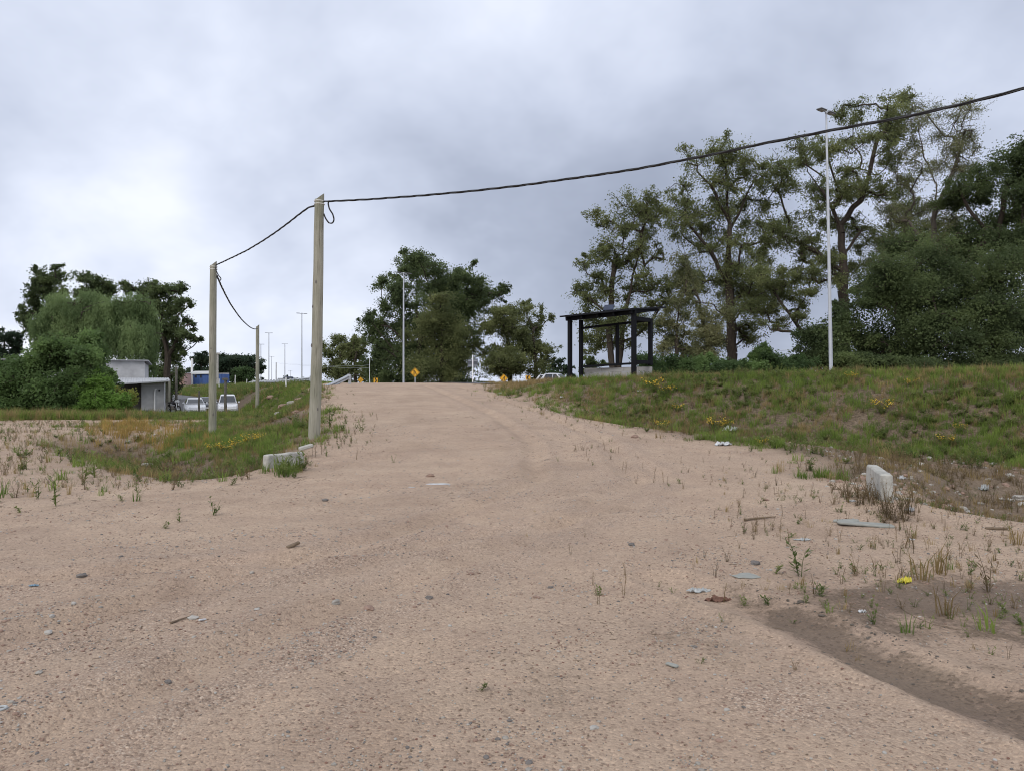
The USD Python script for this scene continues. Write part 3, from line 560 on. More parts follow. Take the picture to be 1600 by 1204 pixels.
# right-hand row beyond the highway
T("sparse_tree", "slender leaning tree with thin olive crown rising directly behind the bus shelter", "tree", 60, [[(963, 586), (967, 555), (975, 500), (990, 430), (1003, 370), (1010, 330)], [(958, 586), (952, 520), (957, 440), (962, 390)], [(968, 545), (990, 528), (1015, 505), (1030, 470)]],
  [(985, 325, 36, 18), (950, 345, 24, 16), (1010, 338, 20, 24), (955, 385, 30, 22), (1000, 390, 26, 22), (930, 408, 22, 14), (1032, 395, 12, 10), (945, 450, 32, 22), (908, 457, 18, 10), (990, 450, 26, 18), (925, 500, 28, 20), (970, 498, 32, 22), (1018, 470, 16, 14), (918, 530, 18, 18), (960, 535, 22, 14), (1040, 450, 18, 16)], .26, (.20, .085), 28000, "leaf_olive", seed=11, tips=12, fill=.25, sig=.33, droop=.5)
T("sparse_tree", "tallest open tree with many upright limbs right of the bus shelter", "tree", 62, [[(1142, 586), (1143, 520), (1138, 430), (1140, 350), (1135, 270), (1130, 235)], [(1141, 440), (1105, 385), (1070, 345), (1050, 310)], [(1139, 370), (1165, 310), (1185, 270)], [(1140, 350), (1110, 290), (1080, 255)]],
  [(1130, 232, 36, 16), (1088, 252, 26, 16), (1168, 250, 26, 18), (1122, 282, 36, 22), (1192, 278, 22, 22), (1060, 315, 26, 20), (1100, 332, 32, 22), (1150, 322, 36, 24), (1195, 322, 22, 22), (1062, 362, 28, 22), (1112, 385, 32, 24), (1160, 385, 34, 24), (1198, 370, 18, 22), (1085, 430, 30, 22), (1132, 440, 32, 22), (1180, 430, 32, 24), (1160, 480, 40, 26), (1205, 470, 24, 20), (1170, 530, 30, 18), (1120, 520, 24, 22)], .42, (.20, .085), 42000, "leaf_olive", seed=12, tips=12, fill=.28, sig=.32, droop=.45)
T("sparse_tree", "thin twin-stemmed tree between the bus shelter and the tallest open tree", "tree", 58, [[(1108, 586), (1104, 530), (1092, 470), (1075, 420), (1068, 380)], [(1060, 586), (1058, 540), (1060, 490)]],
  [(1060, 480, 24, 24), (1098, 490, 30, 24), (1055, 530, 26, 26), (1100, 545, 28, 22), (1075, 440, 24, 20), (1045, 505, 16, 20), (1075, 560, 30, 16)], .16, (.20, .085), 18000, "leaf_dry", seed=13, tips=11, fill=.3, sig=.32, droop=.4)
T("sparse_tree", "large spreading tree behind the near street lamp", "tree", 64, [[(1318, 582), (1320, 480), (1316, 400), (1313, 350)], [(1313, 352), (1345, 312), (1362, 262), (1372, 200)], [(1314, 355), (1290, 305), (1262, 270)], [(1318, 420), (1275, 395), (1240, 375)], [(1316, 400), (1345, 360), (1385, 330)]],
  [(1388, 172, 34, 18), (1335, 185, 24, 16), (1412, 200, 24, 22), (1362, 215, 34, 20), (1300, 232, 34, 18), (1250, 252, 30, 20), (1392, 250, 30, 22), (1330, 265, 34, 20), (1232, 285, 24, 20), (1280, 292, 30, 20), (1376, 300, 34, 22), (1240, 350, 36, 22), (1290, 345, 30, 18), (1340, 362, 30, 22), (1218, 380, 30, 18), (1268, 392, 26, 16), (1305, 420, 28, 22), (1270, 435, 30, 16), (1340, 420, 30, 22)], .42, (.20, .085), 42000, "leaf_olive", seed=14, tips=12, fill=.3, sig=.32, droop=.4)
T("leaning_tree", "low bare-limbed tree leaning left over the hedge left of the near street lamp", "tree", 57, [[(1288, 582), (1275, 545), (1255, 522), (1232, 490), (1205, 450)], [(1262, 530), (1235, 518), (1205, 515)]],
  [(1195, 440, 26, 16), (1225, 462, 26, 16), (1192, 485, 24, 12), (1245, 435, 22, 18), (1215, 510, 20, 8), (1250, 480, 18, 14)], .17, (.16, .07), 14000, "leaf_olive", seed=15, tips=11, fill=.2, sig=.35, droop=.5)
T("half_bare_tree", "tall grey half bare tree at upper right with thin dry twigs", "tree", 63, [[(1458, 582), (1456, 480), (1458, 400), (1462, 300), (1467, 220), (1470, 168)], [(1458, 420), (1435, 370), (1410, 330)], [(1461, 330), (1490, 270), (1510, 200)], [(1463, 290), (1440, 230), (1435, 180)], [(1458, 450), (1425, 410), (1392, 385)]],
  [(1450, 178, 30, 20), (1500, 182, 26, 18), (1478, 212, 30, 18), (1432, 228, 22, 20), (1512, 215, 16, 18), (1470, 258, 30, 22), (1420, 290, 24, 20), (1500, 262, 18, 18), (1440, 330, 30, 20), (1402, 345, 26, 18), (1485, 322, 22, 18), (1390, 388, 30, 18), (1440, 380, 28, 20)], .28, (.15, .06), 24000, "leaf_dry", bm="bark_pale", seed=16, tips=26, fill=.15, sig=.35, droop=.2)
T("sparse_tree", "olive tree standing behind the half bare tree", "tree", 72, [[(1425, 582), (1425, 480), (1420, 400), (1425, 340)], [(1422, 430), (1470, 380), (1490, 350)]],
  [(1425, 330, 30, 22), (1400, 375, 30, 24), (1450, 375, 34, 24), (1490, 355, 26, 22), (1420, 420, 36, 24), (1475, 410, 34, 24), (1515, 395, 24, 20)], .3, (.21, .09), 30000, "leaf_olive", seed=22, tips=11, fill=.35)
T("dense_tree", "dense dark tree cut by the right edge of the view", "tree", 60, [[(1562, 582), (1560, 480), (1560, 380), (1570, 300)], [(1560, 400), (1525, 340), (1505, 310)]],
  [(1590, 245, 36, 24), (1542, 282, 38, 24), (1602, 300, 38, 26), (1508, 312, 28, 20), (1560, 342, 44, 26), (1520, 372, 32, 22), (1602, 370, 36, 24), (1640, 330, 30, 40), (1640, 270, 30, 30), (1630, 400, 34, 30)], .38, (.19, .105), 62000, "leaf_dark", seed=17, tips=10, fill=.5, sig=.32)
T("dense_tree", "broad dark leafy tree right of the near street lamp reaching to the ground", "tree", 57, [[(1405, 582), (1405, 500), (1410, 430)]],
  [(1395, 425, 40, 30), (1450, 405, 44, 30), (1365, 470, 38, 34), (1425, 470, 48, 34), (1375, 528, 44, 34), (1440, 535, 50, 34), (1350, 550, 26, 24), (1400, 560, 40, 20)], .3, (.19, .11), 56000, "leaf_dark", seed=18, tips=9, fill=.55, sig=.34)
T("dense_tree", "widest dark leafy tree below the one cut by the right edge", "tree", 56, [[(1530, 582), (1528, 500), (1530, 440)]],
  [(1500, 425, 44, 30), (1560, 425, 44, 30), (1490, 480, 46, 34), (1550, 480, 50, 34), (1500, 535, 46, 34), (1560, 540, 46, 34), (1610, 470, 34, 34), (1615, 530, 30, 30), (1660, 500, 40, 40)], .3, (.19, .11), 60000, "leaf_dark", seed=19, tips=9, fill=.55, sig=.34)
T("dark_bush", "tall dark bush at the foot of the near street lamp's left side", "bush", 55, [[(1290, 582), (1290, 540)]], [(1292, 530, 32, 30), (1268, 556, 24, 18), (1310, 500, 16, 20), (1315, 555, 28, 22)], .08, (.19, .11), 17000, "leaf_dark", seed=20, tips=8, fill=.6)
for i, (px, py, rx, ry, lb) in enumerate([(1035, 572, 24, 13, "hedge bush at the right end of the bus shelter wall"), (1082, 572, 28, 14, "rounded hedge bush under the thin twin-stemmed tree"), (1130, 574, 28, 12, "hedge bush at the foot of the tallest open tree"),
        (1176, 573, 26, 11, "low hedge bush just right of the tallest open tree"), (1222, 570, 28, 13, "hedge bush under the leaning tree's bare limbs"), (1190, 549, 11, 9, "small round treetop above the hedge under the overhead wire"), (860, 588, 20, 9, "dark low bush behind the white cars")]):
    T("hedge_bush", lb, "bush", 52 if i < 6 else 108, [[(px, 590), (px, py)]], [(px, py, rx, ry), (px - rx * .6, py + 5, rx * .6, ry * .7), (px + rx * .6, py + 4, rx * .6, ry * .8)], .05, (.16, .09) if i < 6 else (.3, .18), 9000 if i < 6 else 3000, "leaf_bush" if i % 2 else "leaf_green", seed=30 + i, tips=6, fill=.6)
for i, (px, py, rx, ry, lb) in enumerate([(1352, 568, 34, 14, "dark bush filling the gap right of the near street lamp's foot"), (1430, 572, 40, 12, "dark bush under the broad dark leafy tree"), (1515, 570, 44, 14, "dark bush under the widest dark leafy tree"), (1595, 568, 34, 16, "dark bush on the bank top at the right edge")]):
    T("dark_bush", lb, "bush", 53, [[(px, 588), (px, py)]], [(px, py, rx, ry), (px - rx * .6, py + 3, rx * .5, ry * .8), (px + rx * .6, py + 3, rx * .5, ry * .8)], .06, (.18, .1), 11000, "leaf_dark", seed=80 + i, tips=8, fill=.6)
# centre group
T("big_dark_tree", "largest dark rounded tree behind the crest of the dirt ramp", "tree", 108, [[(655, 602), (655, 540), (650, 470), (652, 430)], [(655, 530), (700, 480), (740, 465), (765, 460)], [(655, 560), (620, 520), (600, 505)]],
  [(640, 418, 26, 16), (672, 424, 26, 18), (703, 434, 24, 18), (618, 450, 22, 16), (660, 458, 32, 20), (715, 458, 30, 20), (752, 455, 26, 18), (776, 463, 15, 12), (608, 480, 22, 14), (640, 500, 32, 20), (690, 495, 38, 22), (738, 488, 30, 20), (592, 506, 22, 16), (600, 535, 28, 22), (585, 585, 16, 16), (610, 585, 22, 16), (668, 540, 38, 24), (590, 562, 18, 20), (625, 570, 30, 20), (718, 540, 26, 24), (690, 575, 40, 20), (735, 520, 20, 16)], .6, (.30, .17), 98000, "leaf_dark", seed=41, tips=9, fill=.42, sig=.30)
T("olive_tree", "round olive green tree in front of the largest dark tree", "tree", 98, [[(690, 602), (690, 550), (692, 500)]],
  [(690, 488, 26, 16), (668, 516, 24, 20), (712, 516, 22, 20), (690, 545, 34, 24), (662, 572, 26, 18), (715, 572, 24, 18)], .3, (.27, .14), 24000, "leaf_olive", seed=42, tips=9, fill=.55, sig=.34)
T("open_tree", "open branching tree between the blue sign backs and the bus shelter", "tree", 100, [[(796, 602), (800, 560), (790, 520), (785, 490)], [(838, 602), (836, 550), (832, 510), (820, 485)], [(800, 565), (780, 548), (765, 530)]],
  [(783, 489, 17, 9), (818, 484, 24, 9), (845, 496, 11, 14), (765, 514, 18, 14), (795, 520, 22, 14), (800, 500, 34, 12), (805, 560, 36, 16), (828, 535, 22, 18), (832, 515, 18, 15), (765, 550, 18, 14), (800, 545, 24, 14), (840, 545, 14, 16), (780, 578, 20, 12), (820, 578, 26, 12), (848, 575, 12, 12)], .3, (.27, .14), 40000, "leaf_olive", seed=43, tips=12, fill=.3, sig=.3)
T("grove_tree", "grey green tree just right of the nearest wooden pole", "tree", 135, [[(528, 602), (530, 560), (532, 540)]], [(532, 533, 18, 11), (514, 553, 12, 14), (536, 552, 14, 14), (518, 580, 15, 16), (538, 580, 14, 14)], .35, (.36, .2), 10000, "leaf_olive", seed=44, tips=8, fill=.5)
T("grove_tree", "smaller grey green tree touching the left side of the largest dark tree", "tree", 132, [[(556, 602), (555, 560), (560, 545)]], [(552, 550, 12, 12), (566, 545, 10, 10), (552, 578, 15, 16), (570, 578, 10, 14)], .3, (.36, .2), 7000, "leaf_olive", seed=45, tips=8, fill=.5)
for i, (px, h, lb) in enumerate([(864, 562, "thin far eucalyptus at left of the far pair"), (876, 560, "thin far eucalyptus close to the shelter's left post"), (888, 572, "short far eucalyptus seen through the shelter's left posts")]):
    T("far_eucalyptus", lb, "tree", 240, [[(px, 600), (px + 1, h + 8), (px, h)]], [(px, h + 2, 6, 3), (px - 4, h + 9, 5, 4), (px + 4, h + 13, 5, 5), (px, h + 22, 7, 7), (px + 2, h + 30, 7, 6)], .25, (.6, .35), 1500, "leaf_pine", seed=50 + i, tips=6, fill=.3)
T("far_shrub", "small round treetop seen through the bus shelter above its wall", "tree", 90, [[(925, 590), (925, 568)]], [(922, 562, 9, 5), (930, 570, 10, 6), (918, 574, 8, 6)], .1, (.25, .14), 3000, "leaf_dark", seed=54, tips=6)
# left group
T("eucalyptus", "tall eucalyptus with tufted crown at far left above the bushes", "tree", 82, [[(88, 640), (84, 560), (78, 500), (72, 450)], [(84, 540), (92, 480), (93, 440)], [(80, 520), (55, 490), (40, 490)]],
  [(92, 431, 17, 9), (62, 436, 13, 11), (78, 452, 18, 12), (50, 460, 16, 11), (36, 490, 10, 12), (60, 488, 18, 14), (45, 512, 12, 12), (90, 470, 14, 14), (70, 520, 20, 14)], .3, (.26, .12), 20000, "leaf_dark", seed=61, tips=9, fill=.35)
T("eucalyptus", "dark eucalyptus top showing between the two willows", "tree", 88, [[(150, 640), (150, 540), (150, 460)]], [(150, 441, 20, 10), (170, 452, 12, 9), (127, 455, 8, 9), (150, 462, 22, 12), (125, 475, 8, 8)], .3, (.27, .14), 9000, "leaf_dark", seed=62, tips=9)
T("willow", "left weeping willow above the grey shed roof", "tree", 66, [[(92, 640), (90, 560), (95, 500)], [(112, 640), (115, 560), (120, 500)]],
  [(95, 475, 26, 16), (74, 505, 24, 18), (120, 488, 26, 18), (143, 470, 22, 16), (148, 500, 26, 20), (108, 515, 26, 18), (70, 540, 16, 14)], .3, (.26, .07), 34000, "leaf_willow", seed=63, tips=8, droop=1.5, strands=2.6, sat=0)
T("willow", "right weeping willow directly behind the grey shed", "tree", 66, [[(190, 640), (190, 560), (195, 500)]],
  [(176, 478, 26, 14), (213, 478, 26, 18), (236, 505, 12, 24), (190, 515, 32, 20), (160, 515, 22, 20), (215, 525, 24, 18), (236, 545, 10, 16)], .3, (.26, .07), 38000, "leaf_willow", seed=64, tips=8, droop=1.5, strands=2.9, sat=0)
T("big_dark_tree", "large dark eucalyptus with tiered branches right of the willows", "tree", 78, [[(264, 640), (262, 560), (250, 490), (245, 460)], [(262, 560), (280, 520), (300, 525)]],
  [(192, 443, 8, 6), (202, 452, 10, 7), (225, 455, 20, 11), (260, 453, 20, 10), (280, 472, 14, 13), (245, 480, 26, 16), (290, 500, 11, 8), (268, 508, 20, 12), (286, 522, 15, 8), (300, 530, 9, 7), (255, 540, 22, 20), (275, 562, 14, 16), (250, 580, 22, 22), (278, 588, 12, 16), (240, 520, 18, 20), (255, 610, 22, 16)], .4, (.24, .13), 34000, "leaf_dark", seed=65, tips=9, fill=.4)
T("dark_conifer", "dark bluish tree at the left edge of the view", "tree", 92, [[(6, 640), (5, 560), (8, 525)]], [(6, 528, 18, 9), (22, 538, 9, 10), (2, 550, 20, 14), (10, 575, 22, 16)], .25, (.3, .16), 9000, "leaf_pine", seed=66, tips=8)
T("big_bush", "tall dark green bush filling the left edge of the view", "bush", 47, [[(20, 648), (25, 600), (30, 570)], [(60, 648), (62, 590)]], [(8, 592, 28, 24), (52, 572, 28, 20), (30, 618, 34, 24), (-20, 600, 30, 34), (72, 604, 30, 26), (50, 636, 36, 12), (5, 636, 30, 12), (35, 590, 26, 20)], .08, (.19, .12), 40000, "leaf_bush", seed=67, tips=10, fill=.5)
T("big_bush", "pointed dark green bush partly covering the shed's plaster wall", "bush", 47, [[(120, 648), (125, 590), (140, 540)]], [(108, 562, 28, 22), (142, 534, 18, 20), (118, 600, 34, 26), (150, 572, 18, 18), (156, 592, 14, 16), (100, 630, 34, 16), (140, 620, 26, 18), (135, 555, 22, 16), (165, 585, 8, 12)], .08, (.19, .12), 40000, "leaf_bush", seed=68, tips=10, fill=.5)
T("light_bush", "bright green rounded bush left of the shed opening", "bush", 45, [[(160, 650), (160, 620)]], [(160, 620, 24, 18), (145, 632, 14, 12), (175, 632, 16, 14), (162, 640, 24, 8)], .05, (.15, .07), 13000, "leaf_bright", seed=69, tips=9, fill=.5)
T("light_bush", "yellowish green bush touching the shed opening", "bush", 46, [[(192, 650), (192, 625)]], [(190, 622, 13, 14), (198, 634, 8, 11), (182, 636, 14, 10), (194, 642, 10, 6)], .05, (.14, .07), 9000, "leaf_yellow", seed=70, tips=9, fill=.5)
# far left
T("umbrella_pine", "wide flat-topped umbrella pine far off behind the wooden poles", "tree", 190, [[(372, 602), (370, 580), (375, 566)], [(392, 602), (396, 582), (398, 572)]],
  [(352, 561, 16, 6), (372, 560, 18, 6), (390, 563, 16, 7), (404, 570, 8, 7), (345, 570, 12, 9), (362, 570, 16, 9), (384, 572, 16, 7), (350, 585, 14, 10), (365, 588, 16, 9), (411, 576, 4, 3), (406, 582, 4, 3)], .5, (.5, .28), 18000, "leaf_pine", seed=71, tips=9, fill=.6)
T("far_tree", "round far tree left of the second wooden pole", "tree", 180, [[(315, 602), (315, 575), (315, 560)]], [(316, 556, 9, 6), (308, 563, 8, 6), (318, 567, 10, 7), (312, 575, 10, 6), (300, 580, 10, 6), (325, 580, 9, 8)], .3, (.45, .26), 8000, "leaf_pine", seed=72, tips=8)
T("far_tree", "bright green small tree in front of the umbrella pine", "tree", 160, [[(380, 604), (380, 590)]], [(380, 580, 12, 7), (374, 590, 12, 7), (388, 590, 9, 7)], .2, (.4, .24), 6000, "leaf_green", seed=73, tips=8, fill=.6)
T("far_tree", "dark round far tree beside the distant truck", "tree", 260, [[(462, 602), (462, 596)]], [(462, 595, 4, 3), (408, 597, 5, 4), (452, 594, 5, 4)], .2, (.6, .36), 1500, "leaf_pine", seed=74, tips=6, fill=.6)
def far_wood():
    rng = np.random.default_rng(77); n = 14000; px = rng.uniform(385, 500, n); px = np.concatenate([px, rng.uniform(-300, 1900, 26000)]); d = rng.uniform(560, 640, len(px))
    X = (px - 800) / FPX * d; top = 2 + 5.5 * fb(X, 0 * X, .03, 3, 3); z = 1.5 + rng.uniform(0, 1, len(px)) ** .7 * top
    single("distant_wood", "low grey green line of far trees along the horizon", "trees", leaf_mesh(np.stack([X, d, z], 1), 1.8, 1.2, rng), M["leaf_pine"], kind="stuff")
far_wood()
# ------------------------------------------------------------------ wooden poles and the twisted cable
def wooden_pole(px_b, py_b, px_t, py_t, d, r0, r1, seed, label, straps=True, knots=()):
    b, t = P(px_b, py_b, d), P(px_t, py_t, d); g = G(b[0], b[1]); b[2] = g
    n = 60; u = np.linspace(-.6 / (t[2] - g), 1, n); ang = np.arange(20) * 2 * np.pi / 20; rings = []
    for k in u:
        c = b + (t - b) * k - b; r = r0 + (r1 - r0) * max(k, 0)
        w = .035 * (meshkit.noise(np.array([[k * 3.1, seed, .5], [k * 3.1, seed + 5.0, .9]]), seed) - .5)
        rr = r * (1 + .07 * (meshkit.noise(np.stack([np.cos(ang) * 1.2, np.sin(ang) * 1.2, np.full(20, k * 7 + seed)], -1), seed) - .5))
        z = np.full(20, c[2]); 
        if k == u[-1]: z = z + .10 * np.cos(ang - .4) - .05
        rings.append(np.stack([c[0] + w[0] + rr * np.cos(ang), c[1] + w[1] + rr * np.sin(ang), z], -1))
    th = thing("wooden_pole", label, "utility pole", b, group=None)
    part(th, "shaft", loft(rings), M["polewood"], smooth=40)
    if straps:
        for dz in (.16, .24):
            k = 1 - dz / (t[2] - g); c = (t - b) * k; r = r0 + (r1 - r0) * k + .012; a = np.linspace(0, 2 * np.pi, 25)
            part(th, "strap", tube(np.stack([c[0] + r * np.cos(a), c[1] + r * np.sin(a), np.full(25, c[2])], -1), .012, 5, False), M["strap"])
    for kx, kz in knots:
        k = kz; c = (t - b) * k; r = r0 + (r1 - r0) * k
        part(th, "knot", tr(stone(.034, .024, .06, seed, 1), c + [kx * (r - .018), -math.sqrt(max(0, 1 - kx * kx)) * (r - .018), 0]), M["stonedark"])
    return b, t
pb1, pt1 = wooden_pole(492, 665, 499, 305, 20.0, .155, .118, 3, "tall pale wooden pole nearest the camera at the left edge of the ramp", knots=((-.75, .54), (-.1, .64), (.55, .12), (-.8, .38)))
pb2, pt2 = wooden_pole(332, 670, 333.5, 410, 27.5, .135, .115, 5, "leftmost wooden pole standing in the weeds in front of the white cars", knots=((.5, .12), (-.2, .5)))
pb3, pt3 = wooden_pole(402, 640, 402.5, 508, 59, .145, .12, 8, "small distant wooden pole on the grassy bank between the two nearer poles", straps=False)
def px_path(pts, A, B):
    out = []
    for px, py in pts:
        k = (px - 800) / FPX; D = np.asarray(B) - np.asarray(A); t = (k * A[1] - A[0]) / (D[0] - k * D[1]); y = A[1] + t * D[1]; out.append(P(px, py, y))
    return np.array(out)
def smooth_path(p, step):
    from scipy.interpolate import PchipInterpolator as PI
    s = np.concatenate([[0], np.cumsum(np.linalg.norm(np.diff(p, axis=0), axis=1))]); q = np.linspace(0, s[-1], max(8, int(s[-1] / step)))
    return np.stack([PI(s, p[:, i])(q) for i in range(3)], -1), q
def twisted_cable(label, paths, r, pitch, step=.05, loops=()):
    th = thing("twisted_cable", label, "cable", paths[0][0])
    for path in paths:
        c, s = smooth_path(path, step); t = np.gradient(c, axis=0); t /= np.linalg.norm(t, axis=1, keepdims=True)
        a = np.cross(t, [0, 0, 1.0]); a /= np.linalg.norm(a, axis=1, keepdims=True); b = np.cross(a, t)
        for k in range(3):
            ph = 2 * np.pi * s / pitch + k * 2.094 + .6 * np.sin(s * .7); rr = r * .92
            part(th, "strand", tube(c + rr * (np.cos(ph)[:, None] * a + np.sin(ph)[:, None] * b) - paths[0][0], r * (1.0 if k else .8), 6), M["cable"], smooth=True)
    for lp in loops:
        c, s = smooth_path(lp, .03); part(th, "loop", tube(c - paths[0][0], r * 1.35, 7), M["cable"], smooth=True)
A1 = (-4.86, 19.85)
c1 = px_path([(513, 314.5), (560, 312.5), (620, 308.5), (700, 302), (800, 291.5), (900, 278), (1000, 263), (1100, 244), (1200, 223), (1292, 205), (1400, 185), (1500, 163.5), (1600, 138), (1680, 116)], A1, (7.4, 11.1))
def flat(pts, d): return np.array([P(x, y, d) for x, y in pts])
twisted_cable("thick black twisted cable crossing the sky from the nearest pole to the right", [c1], .0145, 1.45, loops=[flat([(514, 314.5), (512.5, 317), (514, 325), (520, 336), (521.5, 343), (519, 348.5), (515.5, 349), (511, 345), (506, 334)], 19.85), flat([(505, 314.5), (514, 314.5)], 19.85)])
c2 = px_path([(491, 322), (482, 324.5), (470, 333), (440, 356), (410, 376.5), (380, 394), (355, 406), (339, 413.5)], (pt1[0] - .12, 20), (pt2[0] + .1, 27.5))
twisted_cable("black twisted cable sagging between the two nearer wooden poles", [c2], .0135, 1.3, loops=[flat([(338, 413), (336.8, 419), (341, 430), (345, 436), (343.5, 438.5), (340, 436), (338.2, 431)], 27.3)])
c3 = px_path([(338.5, 430), (343, 441), (352, 460), (362, 478), (374, 495), (386, 507.5), (394, 513), (402, 513.5)], (pt2[0] + .12, 27.4), (pt3[0], 59))
twisted_cable("thin black cable drooping from the leftmost pole to the distant pole", [c3], .019, 1.9, .2)

# ------------------------------------------------------------------ bus shelter
def shelter():
    C, A = P(990.5, 590, 32), P(890.5, 592, 34.6); zb = 1.99
    u = (A - C)[:2]; L = np.linalg.norm(u); u = u / L; w = np.array([.738, .675]); W = 1.12
    def pt(a, b, z): return np.array([C[0] + u[0] * a + w[0] * b, C[1] + u[1] * a + w[1] * b, z])
    base = pt(0, 0, zb); th = thing("bus_shelter", "black steel bus shelter frame with low grey block wall on top of the bank", "bus shelter", base)
    up = (0, 0, 1); bk = (*u, 0)
    def pr(name, a, b, ww, hh, m="blackmetal", upv=up, label=None):
        v, f = beam(a, b, ww, hh, upv); return part(th, name, (v - base, f), M[m], label=label)
    for a, b, z0, z1, s in ((0, 0, zb - .6, 4.86, .165), (L, 0, zb - .6, 4.76, .155), (L, W * .66, zb - .6, 4.74, .14)):
        pr("post", pt(a, b, z0), pt(a, b, z1), s, s, upv=bk)
        pr("base_plate", pt(a, b, zb - .02), pt(a, b, zb + .06), s + .1, s + .1, upv=bk)
    pr("post", pt(0, W, 2.62), pt(0, W, 4.60), .145, .145, upv=bk)
    pr("post", pt(L * .5, W, 2.70), pt(L * .5, W, 4.42), .12, .12, upv=bk)
    pr("beam", pt(0, W, 4.53), pt(L, W * .66, 4.37), .07, .10); pr("beam", pt(0, .1, 4.55), pt(0, W - .1, 4.53), .16, .16)
    pr("beam", pt(0, W, 2.74), pt(L, W * .66, 2.62), .09, .09); pr("beam", pt(0, .1, 2.74), pt(0, W - .05, 2.74), .14, .14)
    # pitched sheet roof on rafters: low at the far left, rising towards the right and the back
    def rz(a, b): return 4.90 - .012 * a + .11 * b
    e = .35
    q = [pt(-.12, -e, rz(0, -e)), pt(L + .30, -e, rz(L, -e)), pt(L + .30, W + .55, rz(L, W + .5)), pt(-.12, W + .95, rz(0, W + .8))]
    v = np.vstack([q, np.array(q) + [0, 0, .07]]) - base
    part(th, "roof_sheet", (v, np.array([[0, 1, 2, 3], [7, 6, 5, 4], [0, 4, 5, 1], [1, 5, 6, 2], [2, 6, 7, 3], [3, 7, 4, 0]])), M["roofmetal"])
    for k in range(5):
        a = L * k / 4; pr("rafter", pt(a, -.25, rz(a, -.25) - .07), pt(a, W + .45, rz(a, W + .45) - .07), .09, .13)
    pr("beam", pt(-.1, 0, rz(0, 0) - .10), pt(L + .2, 0, rz(L, 0) - .10), .12, .17)
    # wall of concrete blocks in four courses
    wl = L + .10; n = 9; hgt = (2.56 - (zb - .25)) / 4
    rng = random.Random(3)
    for r in range(4):
        x = -.04; half = r % 2
        while x < wl - .01:
            ln = (wl / n) * (.5 if (half and x < 0) else 1); ln = min(ln, wl - x); a0, a1 = x + .004, x + ln - .004; z0 = zb - .25 + r * hgt
            b = W + rng.uniform(-.006, .006)
            if a1 - a0 > .05: pr("block", pt(a0, b, z0 + hgt / 2), pt(a1, b, z0 + hgt / 2), .15, hgt - .008, "block")
            x += ln
    # small tilted solar panel on the roof
    s = P(930, 486, 35.2)
    c, f = box(.46, .05, .32); R = tr((c, f), (0, 0, 0), rx=-.7, rz=-.5)
    sp = thing("solar_panel", "small dark tilted solar panel on the bus shelter roof", "solar panel", pt(L * .55, .75, rz(L * .55, .75) + .07))
    part(sp, "panel", tr(R, (0, 0, .16)), M["solar"]); part(sp, "bracket", cyl(.025, .16, (0, .03, .08), 8), M["galv"])
shelter()

# ------------------------------------------------------------------ culvert headwalls
def headwall(near, far, wd, top, depth, label, seed):
    near, far = np.array(near), np.array(far); c = (near + far) / 2; L = np.linalg.norm(far - near); ang = math.atan2(-(far - near)[0], (far - near)[1])
    v, f = box(wd, L, depth, (0, 0, -depth / 2), .018); m = trimesh.Trimesh(v, f, process=False)
    for _ in range(4): m = m.subdivide()
    v = np.array(m.vertices); v += .016 * (np.stack([meshkit.noise(v * 6 + o, seed) for o in (0, 9, 17)], -1) - .5)
    single("concrete_headwall", label, "culvert headwall", (v, np.array(m.faces)), M["concrete"], smooth=50, loc=(c[0], c[1], top), rz=ang)
headwall((4.88, 10.0), (5.29, 11.3), .150, .53, 1.5, "upright concrete culvert block at the right edge of the ramp by the ditch", 4)
headwall((-4.66, 14.5), (-4.20, 15.35), .15, .39, 1.4, "half buried concrete culvert block in the grass left of the ramp", 6)
p = P(478, 698, 16.2)
v, f = box(.30, .14, .08, bev=.02); single("concrete_chunk", "small broken concrete slab lying just behind the left culvert block", "concrete chunk", tr((v, f), rz=.5, ry=-.25), M["concrete"], loc=(p[0], p[1], p[2]))

# ------------------------------------------------------------------ street lamps
def lamp(px_t, py_t, px_b, d, label, r0=.09, r1=.04, head=.62, arm=.35, near_dir=(-.8, -.6)):
    b = P(px_b, 600, d); b[2] = G(b[0], b[1], False) + .05; t = P(px_t, py_t, d) - b; th = thing("street_lamp", label, "street lamp", b)
    part(th, "pole", tube([np.array([0, 0, -.4]), t * .5, t], [r0, (r0 + r1) / 2, r1], 12), M["galvlamp"], smooth=40)
    part(th, "base_flange", box(r0 * 4, r0 * 4, .05, (0, 0, .03)), M["galv"])
    nd = np.array([*near_dir, 0.0]); nd /= np.linalg.norm(nd); a = math.atan2(nd[1], nd[0])
    part(th, "mounting_cap", cyl(r1 * 1.5, .16, t + [0, 0, .02], 10), M["galv"])
    for s in (1, -1):
        part(th, "arm", tube([t, t + nd * s * arm], r1 * .7, 6), M["galv"])
        v, f = box(head, .30, .075, (s * (arm + head / 2), 0, .03), .03); hp = part(th, "lamp_head", tr((v, f), t, rz=a), M["lamphead"])
        v, f = box(head * .7, .22, .012, (s * (arm + head / 2), 0, -.014)); part(hp, "lens", tr((v, f), t, rz=a), M["lens"])
    return b, t
lamp(1291.5, 175, 1299, 35, "near tall grey street lamp in front of the right-hand trees", head=.48, arm=.12)
